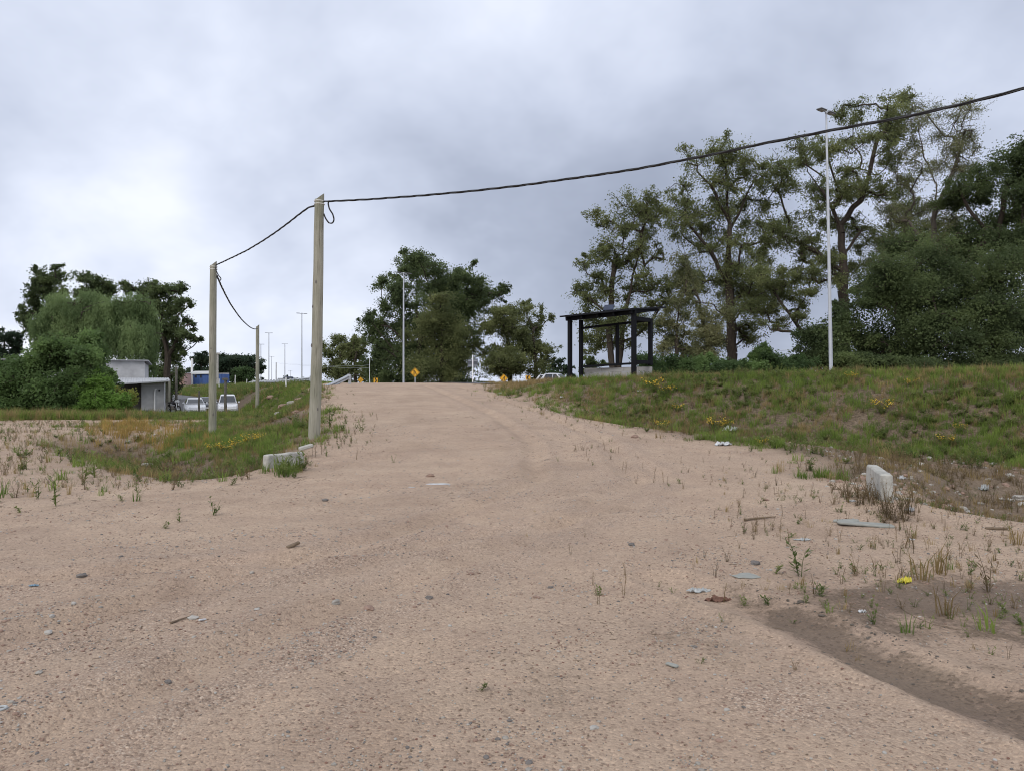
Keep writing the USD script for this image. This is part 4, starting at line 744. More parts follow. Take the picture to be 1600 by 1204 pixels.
for px, py, d, lb, r in ((630.5, 427, 82, "tall grey street lamp in front of the largest dark tree", .11), (471.5, 490, 132, "street lamp just left of the nearest wooden pole", .13), (445, 537.5, 236, "third street lamp left of the nearest pole, with an upturned twin head", .17),
        (420, 520.5, 185, "pale street lamp just right of the distant wooden pole", .15), (424.5, 557, 350, "smallest far street lamp beside the pale one", .2), (407.5, 538, 215, "street lamp partly hidden by the distant wooden pole", .15), (453.5, 579, 420, "tiny far street lamp above the distant truck", .2)):
    lamp(px, py, px, d, lb, r, r * .55, .6 if d < 300 else .9, .35)

# ------------------------------------------------------------------ guard rails
Wp = np.array([(0, .155), (.035, .12), (.075, .085), (.075, .05), (.03, .02), (0, 0), (.03, -.02), (.075, -.05), (.075, -.085), (.035, -.12), (0, -.155)])
def rail_mesh(path, flip=1):
    path = np.asarray(path, float); t = np.gradient(path, axis=0); t[:, 2] = 0; t /= np.linalg.norm(t, axis=1, keepdims=True); nrm = np.stack([t[:, 1], -t[:, 0], 0 * t[:, 0]], -1) * flip
    prof = np.vstack([Wp, Wp[::-1] - [.014, 0]]); rings = [p + prof[:, :1] * q + prof[:, 1:] * [0, 0, 1] for p, q in zip(path, nrm)]
    return loft(rings)
def end_rail():
    a, b = P(499, 608.5, 43.5), P(544.5, 588.5, 46.5); base = np.array([b[0], b[1], G(b[0], b[1])])
    th = thing("guard_rail_end", "sloping end piece of a steel guard rail rising beside the ramp crest", "guard rail", base)
    u = np.linspace(0, 1, 14)[:, None]; path = a + (b - a) * u; path[:, 2] -= .05 * np.sin(u[:, 0] * 3.14)
    part(th, "rail", tuple((lambda v, f: (v - base, f))(*rail_mesh(path, 1))), M["galv"], smooth=30)
    part(th, "post", box(.16, .12, 1.5, (.05, .10, -.18)), M["galv"]); part(th, "spacer", box(.14, .18, .34, (.02, .02, .42)), M["galv"])
    m = (a * .45 + b * .55) - base; part(th, "post", box(.14, .10, 1.2, m + [.02, .12, -.5]), M["galv"])
end_rail()
def long_rail():
    aa = np.arange(_cum[6] + 13, _cum[9] + 40, 4.0); pts = []
    for a in aa:
        p, q = edge_at(a), edge_at(a + 1); t = (q - p) / np.linalg.norm(q - p); n = np.array([t[1], -t[0]]); w = p + n * 1.4; pts.append([w[0], w[1], G(w[0], w[1], False) + .58])
    pts = np.array(pts); th = thing("guard_rail", "long steel guard rail along the highway edge left of the ramp crest", "guard rail", pts[0])
    part(th, "rail", tuple((lambda v, f: (v - pts[0], f))(*rail_mesh(pts, -1))), M["galv"], smooth=30)
    for k in pts: part(th, "post", box(.13, .13, 1.0, k - pts[0] + [.09, .05, -.25]), M["galv"])
long_rail()

# ------------------------------------------------------------------ signs
def diamond(px, py, d, half_px, symbol, label, base_z=None, post="galv"):
    c = P(px, py, d); h = half_px * d / FPX; g = G(c[0], c[1], False) if base_z is None else base_z; base = np.array([c[0], c[1], g])
    th = thing("warning_sign", label, "road sign", base); z = c[2] - g; k = h * .93; e = h - k
    out = [(0, h), (h, 0), (0, -h), (-h, 0)]
    def plate(s, y, t):
        from shapely.geometry import Polygon
        pg = Polygon([(x * s, q * s) for x, q in out]).buffer(-.05 * h).buffer(.05 * h); m = trimesh.creation.extrude_polygon(pg, t); v = np.array(m.vertices); return np.stack([v[:, 0], y - v[:, 2], v[:, 1] + z], -1), np.array(m.faces)[:, ::-1][:, ::-1]
    part(th, "plate", plate(1, .012, .012), M["yellow"])
    from shapely.geometry import Polygon
    o, i = Polygon([(x * .91, q * .91) for x, q in out]), Polygon([(x * .84, q * .84) for x, q in out]); m = trimesh.creation.extrude_polygon(o.difference(i), .004); v = np.array(m.vertices)
    part(th, "border", (np.stack([v[:, 0], -.002 - v[:, 2], v[:, 1] + z], -1), np.array(m.faces)), M["black"])
    for pl in symbol:
        m = trimesh.creation.extrude_polygon(Polygon([(x * h, q * h) for x, q in pl]), .004); v = np.array(m.vertices)
        part(th, "symbol", (np.stack([v[:, 0], -.003 - v[:, 2], v[:, 1] + z], -1), np.array(m.faces)), M["black"])
    part(th, "post", cyl(.035 + .0002 * d, z + h * .6 + .4, (0, .05, (z + h * .6 - .4) / 2), 10), M[post])
bar = lambda x0, y0, x1, y1, w: [(x0 - w, y0), (x0 + w, y0), (x1 + w, y1), (x1 - w, y1)]
merge = [bar(-.20, -.50, -.20, .34, .075), [(-.38, .30), (-.02, .30), (-.20, .58)], bar(.28, -.45, -.02, .26, .075)]
merge2 = [bar(.16, -.52, .16, .28, .07), [(0, .24), (.32, .24), (.16, .5)], bar(-.30, -.50, -.02, .20, .07)]
rnd = [[(-.30, -.08), (-.16, .22), (-.02, .30), (-.02, .16), (-.12, .08), (-.16, -.08)], [(.30, .08), (.16, -.22), (.02, -.30), (.02, -.16), (.12, -.08), (.16, .08)], [(.0, .34), (.28, .30), (.26, .06), (.14, .16)], [(0, -.34), (-.28, -.30), (-.26, -.06), (-.14, -.16)]]
diamond(648.5, 582, 70, 7.6, merge, "yellow diamond merging lanes sign in front of the round olive tree")
diamond(563.5, 593.5, 88, 4.8, rnd, "smallest yellow diamond sign beside the guard rail end", post="yellow")
diamond(787, 591, 54, 6.8, merge2, "yellow diamond sign half hidden by the bank left of the white cars")
def chevron(px, py, d, wpx, hpx, label, right=True):
    c = P(px, py, d); w, h = wpx * d / FPX, hpx * d / FPX; g = G(c[0], c[1], False); z = c[2] - g; th = thing("chevron_sign", label, "road sign", (c[0], c[1], g))
    part(th, "plate", box(w, .02, h, (0, 0, z)), M["yellow"]); from shapely.geometry import Polygon
    s = 1 if right else -1; pg = Polygon([(-.30 * w * s, .47 * h), (.02 * w * s, .47 * h), (.34 * w * s, 0), (.02 * w * s, -.47 * h), (-.30 * w * s, -.47 * h), (.02 * w * s, 0)])
    m = trimesh.creation.extrude_polygon(pg, .004); v = np.array(m.vertices); part(th, "chevron", (np.stack([v[:, 0], -.013 - v[:, 2], v[:, 1] + z], -1), np.array(m.faces)), M["black"])
    part(th, "post", cyl(.04, z + .4, (0, .06, z / 2 - .2), 8), M["galv"])
chevron(587, 594.5, 92, 6.4, 8, "yellow panel with one black chevron pointing right on the ramp crest")
chevron(825, 590, 66, 7.5, 7, "yellow chevron panel just left of the white cars", False)
def back_sign():
    c = P(738.5, 567, 62); g = G(c[0], c[1], False); z = c[2] - g; th = thing("road_sign", "dark grey back of a square road sign on a white post", "road sign", (c[0], c[1], g))
    for s in (-1, 1): part(th, "panel", box(.40, .02, .66, (s * .205, .05, z - .01 + .02 * s)), M["signback"])
    for dz in (-.2, .2): part(th, "bracket", box(.7, .03, .05, (0, .02, z + dz)), M["galv"])
    part(th, "post", box(.085, .06, z + .95, (0, -.02, (z + .45) / 2 - .05)), M["white"])
back_sign()

# ------------------------------------------------------------------ cars
def car_proto(body, tall=1.0):
    p = proto("parked_car"); H = tall
    st = [(.00, .66, .34, .62), (.05, .74, .26, .70), (.22, .80, .20, .78), (.7, .83, .18, .88), (1.15, .84, .18, .96), (1.3, .845, .18, .985), (2.2, .85, .18, 1.0), (3.3, .85, .18, 1.0), (3.75, .83, .20, .98), (3.98, .77, .30, .92), (4.05, .72, .38, .80)]
    def sec(y, w, b, t): return np.array([(-w * .9, y, b), (-w, y, b + .10), (-w, y, (b + t) / 2 + .05), (-w * .95, y, t - .07), (-w * .80, y, t), (w * .80, y, t), (w * .95, y, t - .07), (w, y, (b + t) / 2 + .05), (w, y, b + .10), (w * .9, y, b)])
    part(p, "body", loft([sec(y, w, b, .96 * t if t > .9 else t) for y, w, b, t in st]), M[body], smooth=35)
    g = [(1.12, .74, .95, .70, .97), (1.80, .74, .95, .58, 1.36 * H), (2.15, .75, .95, .57, 1.43 * H), (2.9, .75, .95, .56, 1.44 * H), (3.45, .73, .95, .54, 1.37 * H), (3.92, .70, .93, .62, .98)]
    part(p, "cabin", loft([np.array([(-a, y, b), (-(a + c) / 2 - .02, y, (b + t) / 2), (-c, y, t - .03), (-c * .9, y, t), (c * .9, y, t), (c, y, t - .03), ((a + c) / 2 + .02, y, (b + t) / 2), (a, y, b)]) for y, a, b, c, t in g]), M[body], smooth=30)
    def quad(a, name, m): part(p, name, (np.array(a, float), np.array([[0, 1, 2, 3]])), M[m])
    zt = 1.36 * H
    quad([(-.66, 1.14, .99), (.66, 1.14, .99), (.53, 1.755, zt - .02), (-.53, 1.755, zt - .02)], "windscreen", "glass")
    quad([(.62, 3.93, 1.0), (-.62, 3.93, 1.0), (-.50, 3.50, 1.34 * H), (.50, 3.50, 1.34 * H)], "rear_window", "glass")
    for s in (-1, 1):
        for y0, y1, y2, y3 in ((1.42, 2.25, 2.25, 1.88), (2.33, 3.45, 3.2, 2.33)):
            q = [(s * .763, y0, 1.0), (s * .763, y1, 1.0), (s * .632, y2, 1.345 * H), (s * .632, y3, 1.345 * H)]; quad(q if s > 0 else q[::-1], "side_window", "glass")
        part(p, "headlight", tr(box(.30, .12, .14, bev=.04), (s * .56, .10, .66), rz=s * .30), M["chrome"]); part(p, "tail_light", box(.18, .08, .20, (s * .68, 4.0, .80), .03), M["stonered"])
        part(p, "mirror", box(.16, .10, .12, (s * .92, 1.38, 1.02), .03), M[body])
        for y in (.80, 3.25):
            w = part(p, "wheel", cyl(.30, .19, (s * .755, y, .30), 20, "x"), M["rubber"]); part(w, "rim", cyl(.19, .02, (s * .856, y, .30), 14, "x"), M["rim"])
    part(p, "grille", box(.62, .05, .10, (0, .035, .60), .02), M["black"]); part(p, "air_intake", box(.9, .05, .12, (0, .03, .36), .02), M["black"])
    part(p, "bumper", box(1.42, .10, .16, (0, .015, .48), .04), M[body]); part(p, "number_plate", box(.42, .02, .12, (0, -.045, .47)), M["plate"])
    return p
cw, cd, cs = car_proto("carwhite"), car_proto("cardark"), car_proto("carwhite", 1.16)
def park(src, px, d, rz, label, group=None, z=None):
    x = (px - 800) / FPX * d; copy_of(src, "parked_car", label, "car", (x, d, G(x, d + 1) + .03 if z is None else z), rz, group)
park(cw, 306.5, 64, .44, "white parked car left of the leftmost wooden pole"); park(cs, 356, 65, .36, "white parked car right of the leftmost wooden pole")
park(cd, 322, 69.5, .38, "dark parked car mostly hidden behind the leftmost white car")
park(cs, 897, 84, 1.02, "white car on the highway whose roof shows left of the bus shelter", z=1.62); park(cs, 884, 92, 1.0, "farther white car behind the bank, only its roof line showing", z=1.62)

# ------------------------------------------------------------------ motorcycle
def motorcycle():
    x, d = (271 - 800) / FPX * 54.5, 54.5; th = thing("motorcycle", "dark motorcycle parked at the right corner of the grey shed", "motorcycle", (x, d, G(x, d)), .95)
    def torus(y): m = trimesh.creation.torus(.27, .055, major_sections=24, minor_sections=8); v = np.array(m.vertices)[:, [2, 0, 1]]; return v + [0, y, .32], np.array(m.faces)
    for y in (-.62, .62): w = part(th, "wheel", torus(y), M["rubber"], smooth=True); part(w, "hub", cyl(.06, .12, (0, y, .32), 10, "x"), M["rim"])
    part(th, "frame", cat([tube([(0, -.45, .9), (0, -.1, .40), (0, .3, .38), (0, .55, .75)], .03, 6), tube([(0, .3, .38), (0, .62, .32)], .03, 6)]), M["blackmetal"])
    for s in (-1, 1): part(th, "fork", tube([(s * .08, -.62, .32), (s * .08, -.42, .98)], .025, 6), M["galv"])
    part(th, "fuel_tank", tr(stone(.15, .28, .14, 2, 2, .1), (0, -.12, .80)), M["cardark"], smooth=True); part(th, "seat", box(.22, .68, .10, (0, .38, .80), .04), M["rubber"])
    part(th, "engine", box(.26, .34, .30, (0, .02, .45), .05), M["stonedark"]); part(th, "handlebar", tube([(-.36, -.30, 1.08), (-.2, -.42, 1.03), (.2, -.42, 1.03), (.36, -.30, 1.08)], .015, 6), M["blackmetal"])
    part(th, "headlight", cyl(.09, .12, (0, -.55, .92), 12, "y"), M["chrome"]); part(th, "mudguard", box(.14, .5, .03, (0, .68, .66), .01), M["blackmetal"]); part(th, "exhaust", tube([(.14, 0, .35), (.16, .7, .36)], .045, 8), M["galv"])
motorcycle()

# ------------------------------------------------------------------ grey shed with lean-to
def shed():
    base = np.array([-27.35, 57.2, -.2]); th = thing("grey_shed", "grey plastered shed with a sheet metal lean-to behind the left bushes", "shed", base, .40)
    def q_(x, y, z): return np.array([x - 1.45, y - .84 * (57.1 - y) / 2.8, z])
    def b(name, x0, x1, y0, y1, z0, z1, m, bev=0, label=None): part(th, name, box(x1 - x0, y1 - y0, z1 - z0, np.array([(x0 + x1) / 2, (y0 + y1) / 2, (z0 + z1) / 2]) - base, bev), M[m], label=label)
    b("wall", -36.2, -27.35, 57.2, 57.4, -.5, 3.62, "plaster"); b("wall", -27.55, -27.35, 57.4, 63, -.5, 3.5, "plaster"); b("wall", -36.2, -36.0, 57.4, 63, -.5, 3.5, "plaster"); b("wall", -36.2, -27.35, 63, 63.2, -.5, 3.5, "plaster")
    q = np.array([(-36.5, 56.95, 3.62), (-27.1, 56.95, 3.66), (-27.1, 63.4, 3.52), (-36.5, 63.4, 3.52)]); v = np.vstack([q, q + [0, 0, .06]]) - base
    F = np.array([[3, 2, 1, 0], [4, 5, 6, 7], [0, 1, 5, 4], [1, 2, 6, 5], [2, 3, 7, 6], [3, 0, 4, 7]]); part(th, "roof", (v, F), M["zinc"])
    # lean-to
    b0 = b
    def b(name, x0, x1, y0, y1, z0, z1, m, bev=0, label=None): b0(name, x0 - 1.45, x1 - 1.45, q_(0, y0, 0)[1], q_(0, y1, 0)[1], z0, z1, m, bev, label)
    b("lean_to_wall", -25.95, -24.5, 54.3, 54.48, -.6, 2.02, "plaster"); b("lean_to_wall", -24.68, -24.5, 54.48, 57.0, -.6, 2.05, "plaster"); b("lean_to_wall", -25.95, -25.8, 54.48, 57.1, -.6, 2.0, "plaster")
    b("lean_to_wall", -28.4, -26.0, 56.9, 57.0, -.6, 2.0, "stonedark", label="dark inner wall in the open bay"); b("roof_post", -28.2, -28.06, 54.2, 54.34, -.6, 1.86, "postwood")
    # corrugated sheets
    nx = 60; xs = np.linspace(0, 1, nx); BL, BR, FR, FL = q_(-28.7, 57.12, 2.42), q_(-24.35, 57.0, 2.40), q_(-24.15, 53.75, 2.18), q_(-28.45, 53.45, 1.86)
    for k in range(4):
        u = np.linspace(k / 4, (k + 1) / 4, 16); t = FL + (FR - FL) * u[:, None]; bk = BL + (BR - BL) * u[:, None]; w = .018 * np.sin(u * 2 * np.pi * 24)[:, None] * [0, 0, 1]; o = [0, 0, .004 * (k % 2)]
        tp = np.vstack([t + w + o, bk + w + o]); v = np.vstack([tp, tp - [0, 0, .02]]) - base; i = np.arange(15); f = np.vstack([np.stack([i, i + 1, i + 17, i + 16], 1), np.stack([i + 32, i + 48, i + 49, i + 33], 1), np.stack([i, i + 32, i + 33, i + 1], 1), np.stack([i + 16, i + 17, i + 49, i + 48], 1)])
        part(th, "roof_sheet", (v, f), M["zinc"], smooth=False)
    part(th, "edge_trim", tuple((lambda v, f: (v - base, f))(*beam(FR + [.02, 0, -.03], BR + [.02, 0, -.03], .05, .14))), M["zinc"]); part(th, "edge_trim", tuple((lambda v, f: (v - base, f))(*beam(FL + [0, -.02, -.03], FR + [0, -.02, -.03], .05, .09))), M["zinc"])
    pp = np.array([q_(-25.10, 54.22, -.5), q_(-25.10, 54.22, 1.35), q_(-25.08, 54.22, 1.55), q_(-24.98, 54.22, 1.62)]); part(th, "drain_pipe", tube(pp - base, .045, 8), M["white"])
    part(th, "wall_light", box(.10, .10, .12, q_(-24.80, 54.24, 1.50) - base, .02), M["blackmetal"])
    part(th, "corner_post", box(.09, .09, 2.7, q_(-24.30, 54.2, .9) - base), M["postwood"])
shed()
p0 = np.array([-25.6, 53.8]); single("blue_tarpaulin", "crumpled dark blue tarpaulin at the foot of the shed wall", "tarpaulin", crumple(.75, .45, .38, 5, 14), M["tarp"], loc=(p0[0], p0[1], G(*p0) + .02))

# ------------------------------------------------------------------ posts along the track and the highway
def post(px, py_t, d, r, label, m="postwood", name="wooden_post", catg="post", cross=0.0, dark=None):
    c = P(px, py_t, d); g = G(c[0], c[1], False); h = c[2] - g; th = thing(name, label, catg, (c[0], c[1], g))
    rings = []
    for k in np.linspace(-.5 / h, 1, 9): a = np.arange(8) * np.pi / 4; rr = r * (1.08 - .16 * max(k, 0)) * (1 + .06 * np.sin(k * 23 + a * 2)); rings.append(np.stack([rr * np.cos(a) + .012 * math.sin(k * 9), rr * np.sin(a), np.full(8, k * h)], -1))
    part(th, "shaft", loft(rings), M[m])
    if cross: part(th, "crosspiece", tr(box(cross, r * 1.3, r * 1.5, bev=.01), (0, -r * .4, h - r)), M[m])
    return th
post(275.5, 573, 57, .10, "tall dark wooden post right of the motorcycle"); post(264.5, 593, 60, .09, "short grey post touching the lean-to roof corner", "polewood")
post(311, 610, 59, .075, "dark fence post in front of the left white car"); post(352.2, 590, 58, .11, "thick dark post with a short crosspiece in front of the right white car", cross=.42)
post(300, 560, 150, .22, "white concrete utility pole by the blue stalls", "white", "utility_pole", "utility pole"); post(340, 551, 142, .20, "grey utility pole peeking out right of the leftmost wooden pole", "concrete", "utility_pole", "utility pole", cross=1.1)
post(431.5, 566, 200, .13, "thin far pole carrying an overhead wire", "concrete", "utility_pole", "utility pole"); post(577.5, 556, 84, .04, "thin white pole carrying a wire on the ramp crest", "white", "utility_pole", "utility pole"); post(1181, 544, 95, .10, "small pole carrying a wire above the hedge", "concrete", "utility_pole", "utility pole", cross=.7)
for i, (px, yt) in enumerate(((342.4, 591.5), (367.5, 586), (385.6, 592), (395.3, 593), (446.8, 589), (453.0, 595))):
    d = (112, 108, 112, 114, 60, 62)[i]
    post(px, yt, d, .055, ["white post nearest the leftmost wooden pole on the highway edge", "tallest white post on the highway edge above the right white car", "white post just left of the distant wooden pole", "white post touching the distant wooden pole's left side", "white post in front of the distant truck", "short white post right of the distant truck"][i], "white", "marker_post", "marker post")
def wire(label, pts, r):
    c, s = smooth_path(np.array(pts), 1.0); single("overhead_wire", label, "wire", tube(c, r, 4), M["galv"])
wire("thin wire from the far pole to the thin white pole on the crest", [P(431.5, 567, 200), P(480, 571.5, 130), P(530, 574, 100), P(577.5, 574.5, 84)], .011)
wire("second thin wire crossing behind the nearest wooden pole", [P(424.5, 566, 350), P(470, 569.5, 190), P(520, 572, 120), P(577.5, 570.5, 84)], .010)
wire("thin wire running right from the small pole above the hedge", [P(1181, 546, 95), P(1215, 547.5, 94), P(1250, 546.5, 93), P(1300, 545, 92)], .03)

# ------------------------------------------------------------------ far left: blue stalls, pink house, truck
def stalls():
    d = 150; b = P(316, 598, d); b[2] = G(b[0], b[1], False); s = d / FPX
    th = thing("market_stall", "long blue stall building with a pale grey roof far behind the parked cars", "building", b); X = lambda px: (px - 316) * s; Z = lambda py: EYE + (HOR - py) * s - b[2]
    for k in range(8):
        x0, x1 = X(288 + k * 7.2), X(288 + (k + 1) * 7.2); h = Z(585.5 - (1.2 if k % 3 == 1 else 0)); part(th, "panel", box(x1 - x0 - .03, .1, h + .6, ((x0 + x1) / 2, .02 * (k % 2), h / 2 - .3)), M["blue"])
    part(th, "back_wall", box(X(346) - X(288), .15, Z(582) + .6, ((X(288) + X(346)) / 2, 4.0, Z(582) / 2 - .3)), M["block"])
    for x in (288, 346): part(th, "side_wall", box(.12, 3.9, Z(584) + .6, (X(x), 2.02, Z(584) / 2 - .3)), M["blue"])
    part(th, "roof", (np.array([(X(290), -.3, Z(584.2)), (X(329), -.3, Z(583.6)), (X(329), 4.3, Z(578.5)), (X(290), 4.3, Z(579)), (X(290), -.3, Z(585)), (X(329), -.3, Z(584.4)), (X(329), 4.3, Z(579.3)), (X(290), 4.3, Z(579.8))]), np.array([[0, 1, 2, 3], [7, 6, 5, 4], [0, 4, 5, 1], [1, 5, 6, 2], [2, 6, 7, 3], [3, 7, 4, 0]])), M["greyroof"])
    for px, w in ((297, 2.6), (306, 3.0), (314, 2.4)): part(th, "opening", box(w * s, .06, .5, (X(px), -.06, Z(588))), M["black"])
    b = P(283.5, 598, 146); b[2] = G(b[0], b[1], False); th = thing("pink_house", "small pink house at the left end of the blue stalls", "house", b)
    part(th, "wall", box(1.15, 3, 2.5, (0, 1.5, .9)), M["pink"]); part(th, "roof", box(1.4, 3.3, .12, (0, 1.5, 2.22)), M["greyroof"]); part(th, "door", box(.4, .05, 1.7, (.1, -.03, .85)), M["stonered"])
stalls()
def truck():
    d = 150; b = P(446, 603, d); b[2] = G(b[0], b[1], False); th = thing("truck", "distant truck with a dark blue cab and a grey trailer on the highway", "truck", b, .25); k = 1.0
    part(th, "cab", box(1.6, 1.7, 1.5, (.65, -.6, 1.15), .12), M["truckblue"]); part(th, "windscreen", box(1.25, .03, .55, (.65, -1.46, 1.5)), M["glass"]); part(th, "trailer", box(1.7, 5.5, 1.15, (-.6, 2.8, 1.05), .04), M["galv"]); part(th, "chassis", box(.9, 6.4, .2, (-.2, 2.2, .45)), M["blackmetal"])
    for s in (-1, 1):
        for y in (-.5, 3.6, 4.6): part(th, "wheel", cyl(.36, .22, (-.1 + s * .72, y, .36), 14, "x"), M["rubber"])
truck()
# ------------------------------------------------------------------ litter, stones and scraps on the gravel
def lit(name, label, ctg, px, py, wpx, hfrac, h, m, seed, rz=0.0, lift=.0):
    q = on(px, py); w = wpx * q[1] / FPX
    single(name, label, ctg, crumple(w, w * hfrac, h, seed), M[m], loc=(q[0], q[1], q[2] + lift), rz=rz)
for a in [("plastic_bag", "white plastic bag at the foot of the grassy bank below the yellow flowers", "plastic bag", 1131, 695, 30, .6, .24, "plasticwhite", 1, .3),
    ("plastic_bag", "greyish white plastic bag caught in the grass just above the other bag on the bank", "plastic bag", 1141, 673, 26, .5, .26, "plasticwhite", 2, .1),
    ("plastic_bag", "small white plastic bag at the bank's foot nearest the ramp", "plastic bag", 945, 659, 13, .7, .22, "plasticwhite", 3, .4),
    ("plastic_bag", "white crumpled bag in the ditch at the foot of the upright concrete block", "plastic bag", 1421, 798, 17, .7, .13, "plasticwhite", 4, .2),
    ("paper_scrap", "white scrap lying in the soil right of the upright concrete block", "litter", 1409, 748, 15, .5, .08, "plasticwhite", 5, .2),
    ("paper_scrap", "white scrap left of the upright concrete block", "litter", 1332, 783, 13, .6, .04, "plasticwhite", 6, .2),
    ("plastic_bag", "crumpled pale bag standing in the ditch near the right edge", "plastic bag", 1537, 765, 18, .8, .22, "plasticgrey", 7, .7),
    ("plastic_wrapper", "crumpled grey and white wrapper in front of the red-brown rag", "litter", 1093, 924, 38, .40, .055, "plasticgrey", 8, -.15),
    ("rag", "red-brown rag lying on the gravel right of the ramp", "rag", 1122, 938, 42, .45, .08, "rag", 9, .1),
    ("yellow_wrapper", "bright yellow crumpled wrapper beside dry weeds", "litter", 1413, 909, 26, .7, .06, "yellowwrap", 10, .4),
    ("plastic_wrapper", "pale torn wrapper between the weeds below the flat broken planks", "litter", 1253, 843, 30, .4, .03, "plasticgrey", 11, .1),
    ("blue_scrap", "small faded blue plastic scrap on the sand at far left", "litter", 54, 914, 16, .6, .012, "bluewrap", 12, 0),
    ("paper_scrap", "flat white paper on the ramp near the middle", "litter", 683, 756, 38, .5, .012, "plasticwhite", 13, .05),
    ("paper_scrap", "narrow white scrap left of the flat white paper", "litter", 643, 761, 10, .5, .01, "plasticwhite", 14, 0),
    ("paper_scrap", "white litter in the grass below the bus shelter", "litter", 999, 612, 8, .7, .1, "plasticwhite", 15, 0),
    ("paper_scrap", "long white scrap on the bank left of the bus shelter", "litter", 879, 621, 14, .35, .14, "plasticwhite", 16, .6),
    ("paper_scrap", "white scrap at the ramp edge below the yellow diamond sign", "litter", 781, 615, 5, .7, .1, "plasticwhite", 17, 0),
    ("paper_scrap", "tiny white scrap on the gravel below the dry weeds at right", "litter", 1424, 843, 10, .7, .02, "plasticwhite", 18, 0),
    ("paper_scrap", "bent pale scrap in the damp soil at right", "litter", 1347, 956, 15, .6, .03, "plasticwhite", 19, .4)]: lit(*a)
def slab(name, label, ctg, px, py, wpx, frac, t, m, seed, rz=0.0, tilt=0.0):
    q = on(px, py); w = wpx * q[1] / FPX; v, f = box(w, w * frac, t, (0, 0, t * .35), min(.012, t * .3)); mm = trimesh.Trimesh(v, f, process=False)
    for _ in range(3): mm = mm.subdivide()
    v = np.array(mm.vertices); n = meshkit.noise(v * [5 / w * .6, 5 / w * .6, 3] + seed, seed) - .5; v[:, 0] *= 1 + .30 * n; v[:, 1] *= 1 + .9 * (meshkit.noise(np.stack([v[:, 0] * 4 / w, v[:, 0] * 0, v[:, 0] * 0 + seed], -1), seed) - .5)
    single(name, label, ctg, tr((v, np.array(mm.faces)), ry=tilt), M[m], smooth=30, loc=(q[0], q[1], q[2] + .004), rz=rz)
slab("flat_slab", "flat pale grey broken slab on the gravel above the rag", "slab", 1164, 900, 36, .75, .008, "paleslab", 1, .3)
slab("broken_plank", "pale weathered broken plank left of the ditch at right", "plank", 1352, 820, 74, .34, .03, "paleslab", 2, -.25, .04); slab("broken_plank", "shorter pale plank piece leaning on the longer one", "plank", 1322, 815, 38, .35, .03, "paleslab", 3, -.4, -.08)
slab("wooden_plank", "brown plank lying on the pad's lip at the right edge", "plank", 1556, 827, 32, .16, .03, "wood", 4, -.1); slab("wood_piece", "short rough piece of wood on the sand left of centre", "wood", 459, 853, 22, .35, .03, "wood", 5, .6, -.3)
slab("plastic_strip", "white strip of plastic standing among pebbles at left", "litter", 316, 969, 16, .22, .012, "plasticwhite", 6, 1.3, .2); slab("wood_chip", "pale wood chip on the sand below the rag", "wood", 1050, 1041, 22, .3, .015, "paleslab", 7, -.8)
slab("concrete_chunk", "flat piece of pale rubble beside the ditch weeds at left", "concrete chunk", 232, 727, 18, .6, .08, "stonewhite", 8, .1)
def stick(label, pts, r, m="wood"):
    pp = np.array([on(*q) + [0, 0, r * 1.2] for q in pts]); c, s = smooth_path(pp, .05); single("stick", label, "stick", tube(c, np.linspace(r, r * .5, len(c)), 6), M[m])
stick("dark stick lying on the gravel right of centre", [(1163, 814), (1190, 811), (1212, 809)], .016); stick("thin twig beside the pebbles at lower left", [(267, 975), (285, 968), (300, 963)], .008); stick("thin dry stalk lying across the damp soil at right", [(1400, 935), (1425, 962), (1455, 975), (1500, 985)], .003, "wood")
